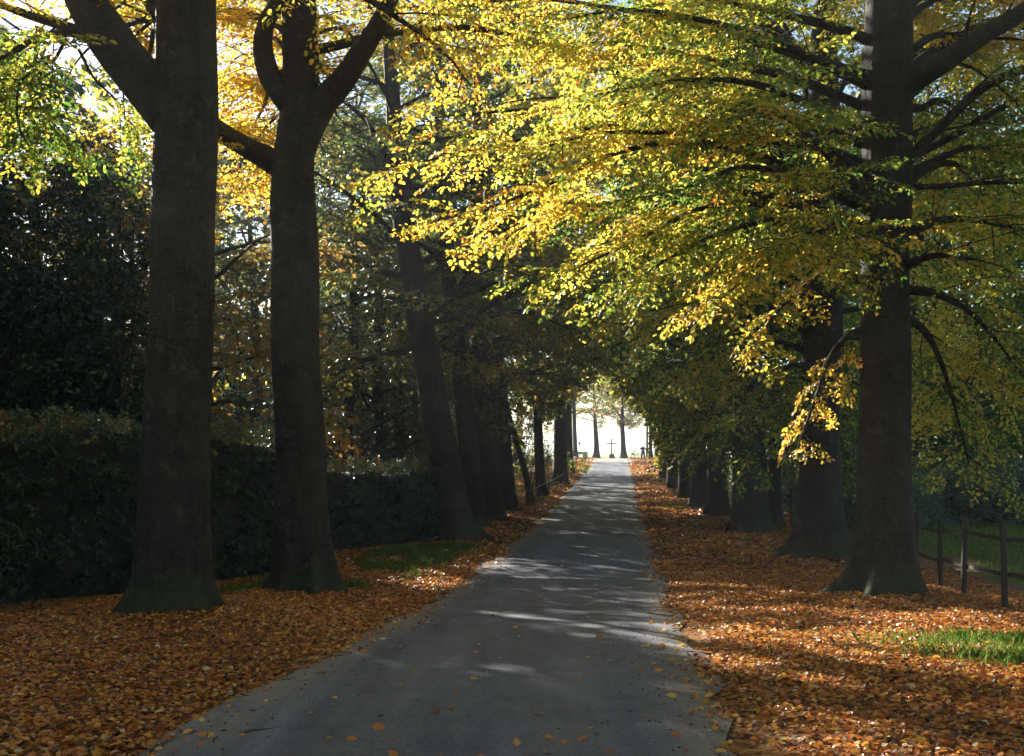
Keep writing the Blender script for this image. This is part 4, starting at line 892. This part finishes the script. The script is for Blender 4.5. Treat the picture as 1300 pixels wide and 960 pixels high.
b = gpt(745.4, 139); root = empty('bollard', b, 'short green bollard right of the slatted bin', 'bollard')
tb = Tubes(); tb.add([b+[0, 0, -.2], b+[0, 0, .75]], [.075, .07], 10); tb.build('shaft', M_green, root, b)
tb = Tubes(); tb.add([b+[0, 0, .75], b+[0, 0, .8], b+[0, 0, .84]], [.085, .085, .03], 10); tb.build('cap', M_green, root, b)
# low stone at the last left tree
b = gpt(730.8, 133.5); tb = Tubes(); rng = np.random.default_rng(4)
tb.add([b+[0, 0, -.1], b+[0, 0, .05], b+[0.02, 0, .22], b+[0, .02, .33], b+[0, 0, .38]], [.34, .36, .34, .27, .1], 12, lambda th, p: 1+.09*np.sin(2*th)+.07*np.sin(3*th+p[:, 2:3]*6))
o = tb.build('boulder', M_stone, None, b, loc=b); tag(o, 'low grey boulder at the foot of the last left beech', 'boulder')
# person with a bicycle
M_coat = plain('navy jacket', (.022, .026, .05), .8, 20, .2); M_trous = plain('dark trousers', (.02, .022, .03), .85, 20, .2); M_skin = plain('skin', (.42, .26, .19), .5, 10, .05); M_hair = plain('hair', (.03, .022, .018), .6, 30, .3)
M_tyre = plain('rubber', (.02, .02, .02), .7, 10, .1); M_frame = plain('rust red frame paint', (.22, .05, .025), .4, 10, .1); M_bag = plain('brown pannier', (.16, .08, .04), .8, 12, .2)
b = gpt(816.3, 140)
def skin_mesh(name, verts, edges, radii, mat, parent, root_i=0, sub=2):
    me = bpy.data.meshes.new(name); me.from_pydata([tuple(v) for v in verts], edges, []); o = bpy.data.objects.new(name, me); C.objects.link(o); o.parent = parent
    md = o.modifiers.new('skin', 'SKIN'); md.use_smooth_shade = True
    if not me.skin_vertices: 
        bpy.context.view_layer.objects.active = o
        me.attributes
    sv = me.skin_vertices[0].data if me.skin_vertices else None
    if sv:
        for q, r_ in zip(sv, radii): q.radius = (r_, r_) if np.isscalar(r_) else r_
        sv[root_i].use_root = True
    s = o.modifiers.new('sub', 'SUBSURF'); s.levels = sub; s.render_levels = sub
    me.materials.append(mat); return o
root = empty('person', b, 'person in bulky dark jacket and dark trousers standing right of the bicycle', 'person')
body = [(0, 0, .92), (0, 0, 1.12), (0, .01, 1.34), (0, .0, 1.46), (0, -.01, 1.53), (0, -.02, 1.62), (0, -.02, 1.72),
        (-.21, 0, 1.40), (-.38, -.05, 1.2), (-.42, -.24, 1.02), (.21, 0, 1.40), (.36, -.02, 1.18), (.34, -.2, 1.02),
        (-.1, 0, .86), (-.14, -.03, .48), (-.15, .02, .08), (-.16, -.14, .04), (.1, 0, .86), (.15, .0, .48), (.17, .04, .08), (.18, -.12, .04)]
ed = [(0, 1), (1, 2), (2, 3), (3, 4), (4, 5), (5, 6), (2, 7), (7, 8), (8, 9), (2, 10), (10, 11), (11, 12), (0, 13), (13, 14), (14, 15), (15, 16), (0, 17), (17, 18), (18, 19), (19, 20)]
ra = [(.25, .19), (.24, .18), (.25, .17), (.1, .1), (.06, .065), (.095, .11), (.065, .08), .1, .08, .04, .1, .08, .04, .1, .075, .05, .04, .1, .075, .05, .04]
skin_mesh('body', body, ed, ra, M_coat, root)
hv = [(0, 0, 1.66), (0, .01, 1.74)]; skin_mesh('hair', hv, [(0, 1)], [(.095, .105), (.07, .085)], M_hair, root)
tb = Tubes()
for sx, off in ((-1, (-.14, -.03)), (1, (.15, 0))):
    tb.add([b+[sx*.1, 0, .95], b+[sx*.105, 0, .84], b+[off[0], off[1], .48], b+[off[0]*1.08, off[1]+.05, .1]], [.13, .15, .11, .09], 12)
tb.build('trousers', M_trous, root, b)
tb = Tubes()
for p in ((-.43, -.28, 1.0), (.338, -.24, 1.0)): 
    for k in range(5): tb.add([b+np.array(p)+[(k-2)*.017, 0, .01], b+np.array(p)+[(k-2)*.019, -.04, -.01], b+np.array(p)+[(k-2)*.019, -.05, -.04]], [.01, .009, .006], 5)
tb.build('hand', M_skin, root, b)
# bicycle, seen obliquely, left of the person
b2 = gpt(807.5, 139.6); root = empty('bicycle', b2, 'rust red bicycle with brown panniers left of the standing person', 'bicycle', rz=R(35))
def circ(c, r, n=24): return [np.array(c)+[r*math.cos(a), 0, r*math.sin(a)] for a in np.linspace(0, 2*np.pi, n+1)]
for cx in (-.5, .5):
    w = bpy.data.objects.new('wheel', None); C.objects.link(w); w.parent = root
    tb = Tubes(); tb.add(circ((cx, 0, .34), .33), .025, 6, cap=False); tb.build('tyre', M_tyre, w)
    tb = Tubes(); tb.add(circ((cx, 0, .34), .3), .012, 5, cap=False)
    for k in range(8): a = k*math.pi/8; tb.add([(cx-.3*math.cos(a), 0, .34-.3*math.sin(a)), (cx+.3*math.cos(a), 0, .34+.3*math.sin(a))], .004, 4)
    tb.build('rim', M_pole, w)
tb = Tubes()
for a, c in (((-.5, 0, .34), (-.05, 0, .32)), ((-.05, 0, .32), (-.2, 0, .85)), ((-.5, 0, .34), (-.17, 0, .78)), ((-.05, 0, .32), (.36, 0, .8)), ((-.17, 0, .78), (.35, 0, .84)), ((.34, 0, .9), (.5, 0, .34))): tb.add([a, c], .02, 7)
tb.build('frame', M_frame, root)
tb = Tubes(); tb.add([(-.33, 0, .93), (-.2, 0, .95), (-.06, 0, .93)], [.08, .07, .02], 8); tb.add([(-.2, 0, .84), (-.21, 0, .93)], .015, 6); tb.build('saddle', M_tyre, root)
tb = Tubes(); tb.add([(.24, -.3, 1.02), (.32, -.18, 1.05), (.33, 0, 1.04), (.32, .18, 1.05), (.24, .3, 1.02)], .015, 6); tb.add([(.34, 0, .88), (.33, 0, 1.04)], .016, 6); tb.build('handlebar', M_pole, root)
for sy in (-.12, .12):
    tb = Tubes(); tb.box((-.52, sy, .6), (.24, .09, .22)); tb.build('pannier', M_bag, root, smooth=False)
tb = Tubes(); tb.box((-.5, 0, .76), (.36, .14, .02)); tb.build('rack', M_iron, root, smooth=False)

# ------------------------------------------------------------------ air
HAZE = 0.0006
if HAZE > 0:
    m, N, L = new_mat('haze air'); v = N.new('ShaderNodeVolumePrincipled'); v.inputs['Density'].default_value = HAZE; v.inputs['Color'].default_value = (.86, .93, 1, 1); v.inputs['Anisotropy'].default_value = .15
    ou = N.new('ShaderNodeOutputMaterial'); L.new(v.outputs[0], ou.inputs['Volume'])
    tb = Tubes(); tb.box((0, 1800, 12), (6400, 4600, 30)); o = tb.build('haze', m, smooth=False); o['kind'] = 'stuff'; o['label'] = 'thin blue autumn haze hanging in the air'; o['category'] = 'haze'

# ------------------------------------------------------------------ light, sky, camera
w = bpy.data.worlds.new('World'); sc.world = w; w.use_nodes = True; N = w.node_tree.nodes; L = w.node_tree.links; N.clear()
sk = N.new('ShaderNodeTexSky'); sk.sky_type = 'NISHITA'; sk.sun_disc = False; sk.sun_elevation = SUN_EL; sk.sun_rotation = -SUN_AZ
sk.air_density = 1.0; sk.dust_density = .4; sk.ozone_density = 1
bg = N.new('ShaderNodeBackground'); bg.inputs[1].default_value = .05; L.new(sk.outputs[0], bg.inputs[0])
ou = N.new('ShaderNodeOutputWorld'); L.new(bg.outputs[0], ou.inputs[0])
ld = bpy.data.lights.new('sun', 'SUN'); ld.energy = 5; ld.angle = R(.5); ld.color = (1, .93, .8)
lo = bpy.data.objects.new('sun', ld); C.objects.link(lo); lo.rotation_euler = Vector(S).to_track_quat('Z', 'Y').to_euler(); lo.location = (-30, 40, 40)
cd = bpy.data.cameras.new('camera'); cam = bpy.data.objects.new('camera', cd); C.objects.link(cam); sc.camera = cam
cam.location = (0, 0, CAMZ); cam.rotation_euler = (R(90), 0, 0)
cd.sensor_width = 36; cd.lens = 36*F/1300; cd.shift_y = (HY-480)/1300; cd.clip_end = 6000; cd.clip_start = .05
vs = sc.view_settings; vs.view_transform = 'Standard'; vs.look = 'None'; vs.exposure = 2.0; vs.gamma = 1; vs.use_curve_mapping = False
cy = sc.cycles
cy.use_denoising = True; cy.denoiser = 'OPENIMAGEDENOISE'; cy.max_bounces = 7; cy.diffuse_bounces = 4; cy.glossy_bounces = 2; cy.transmission_bounces = 4; cy.transparent_max_bounces = 4; cy.volume_bounces = 0
cy.sample_clamp_indirect = 6
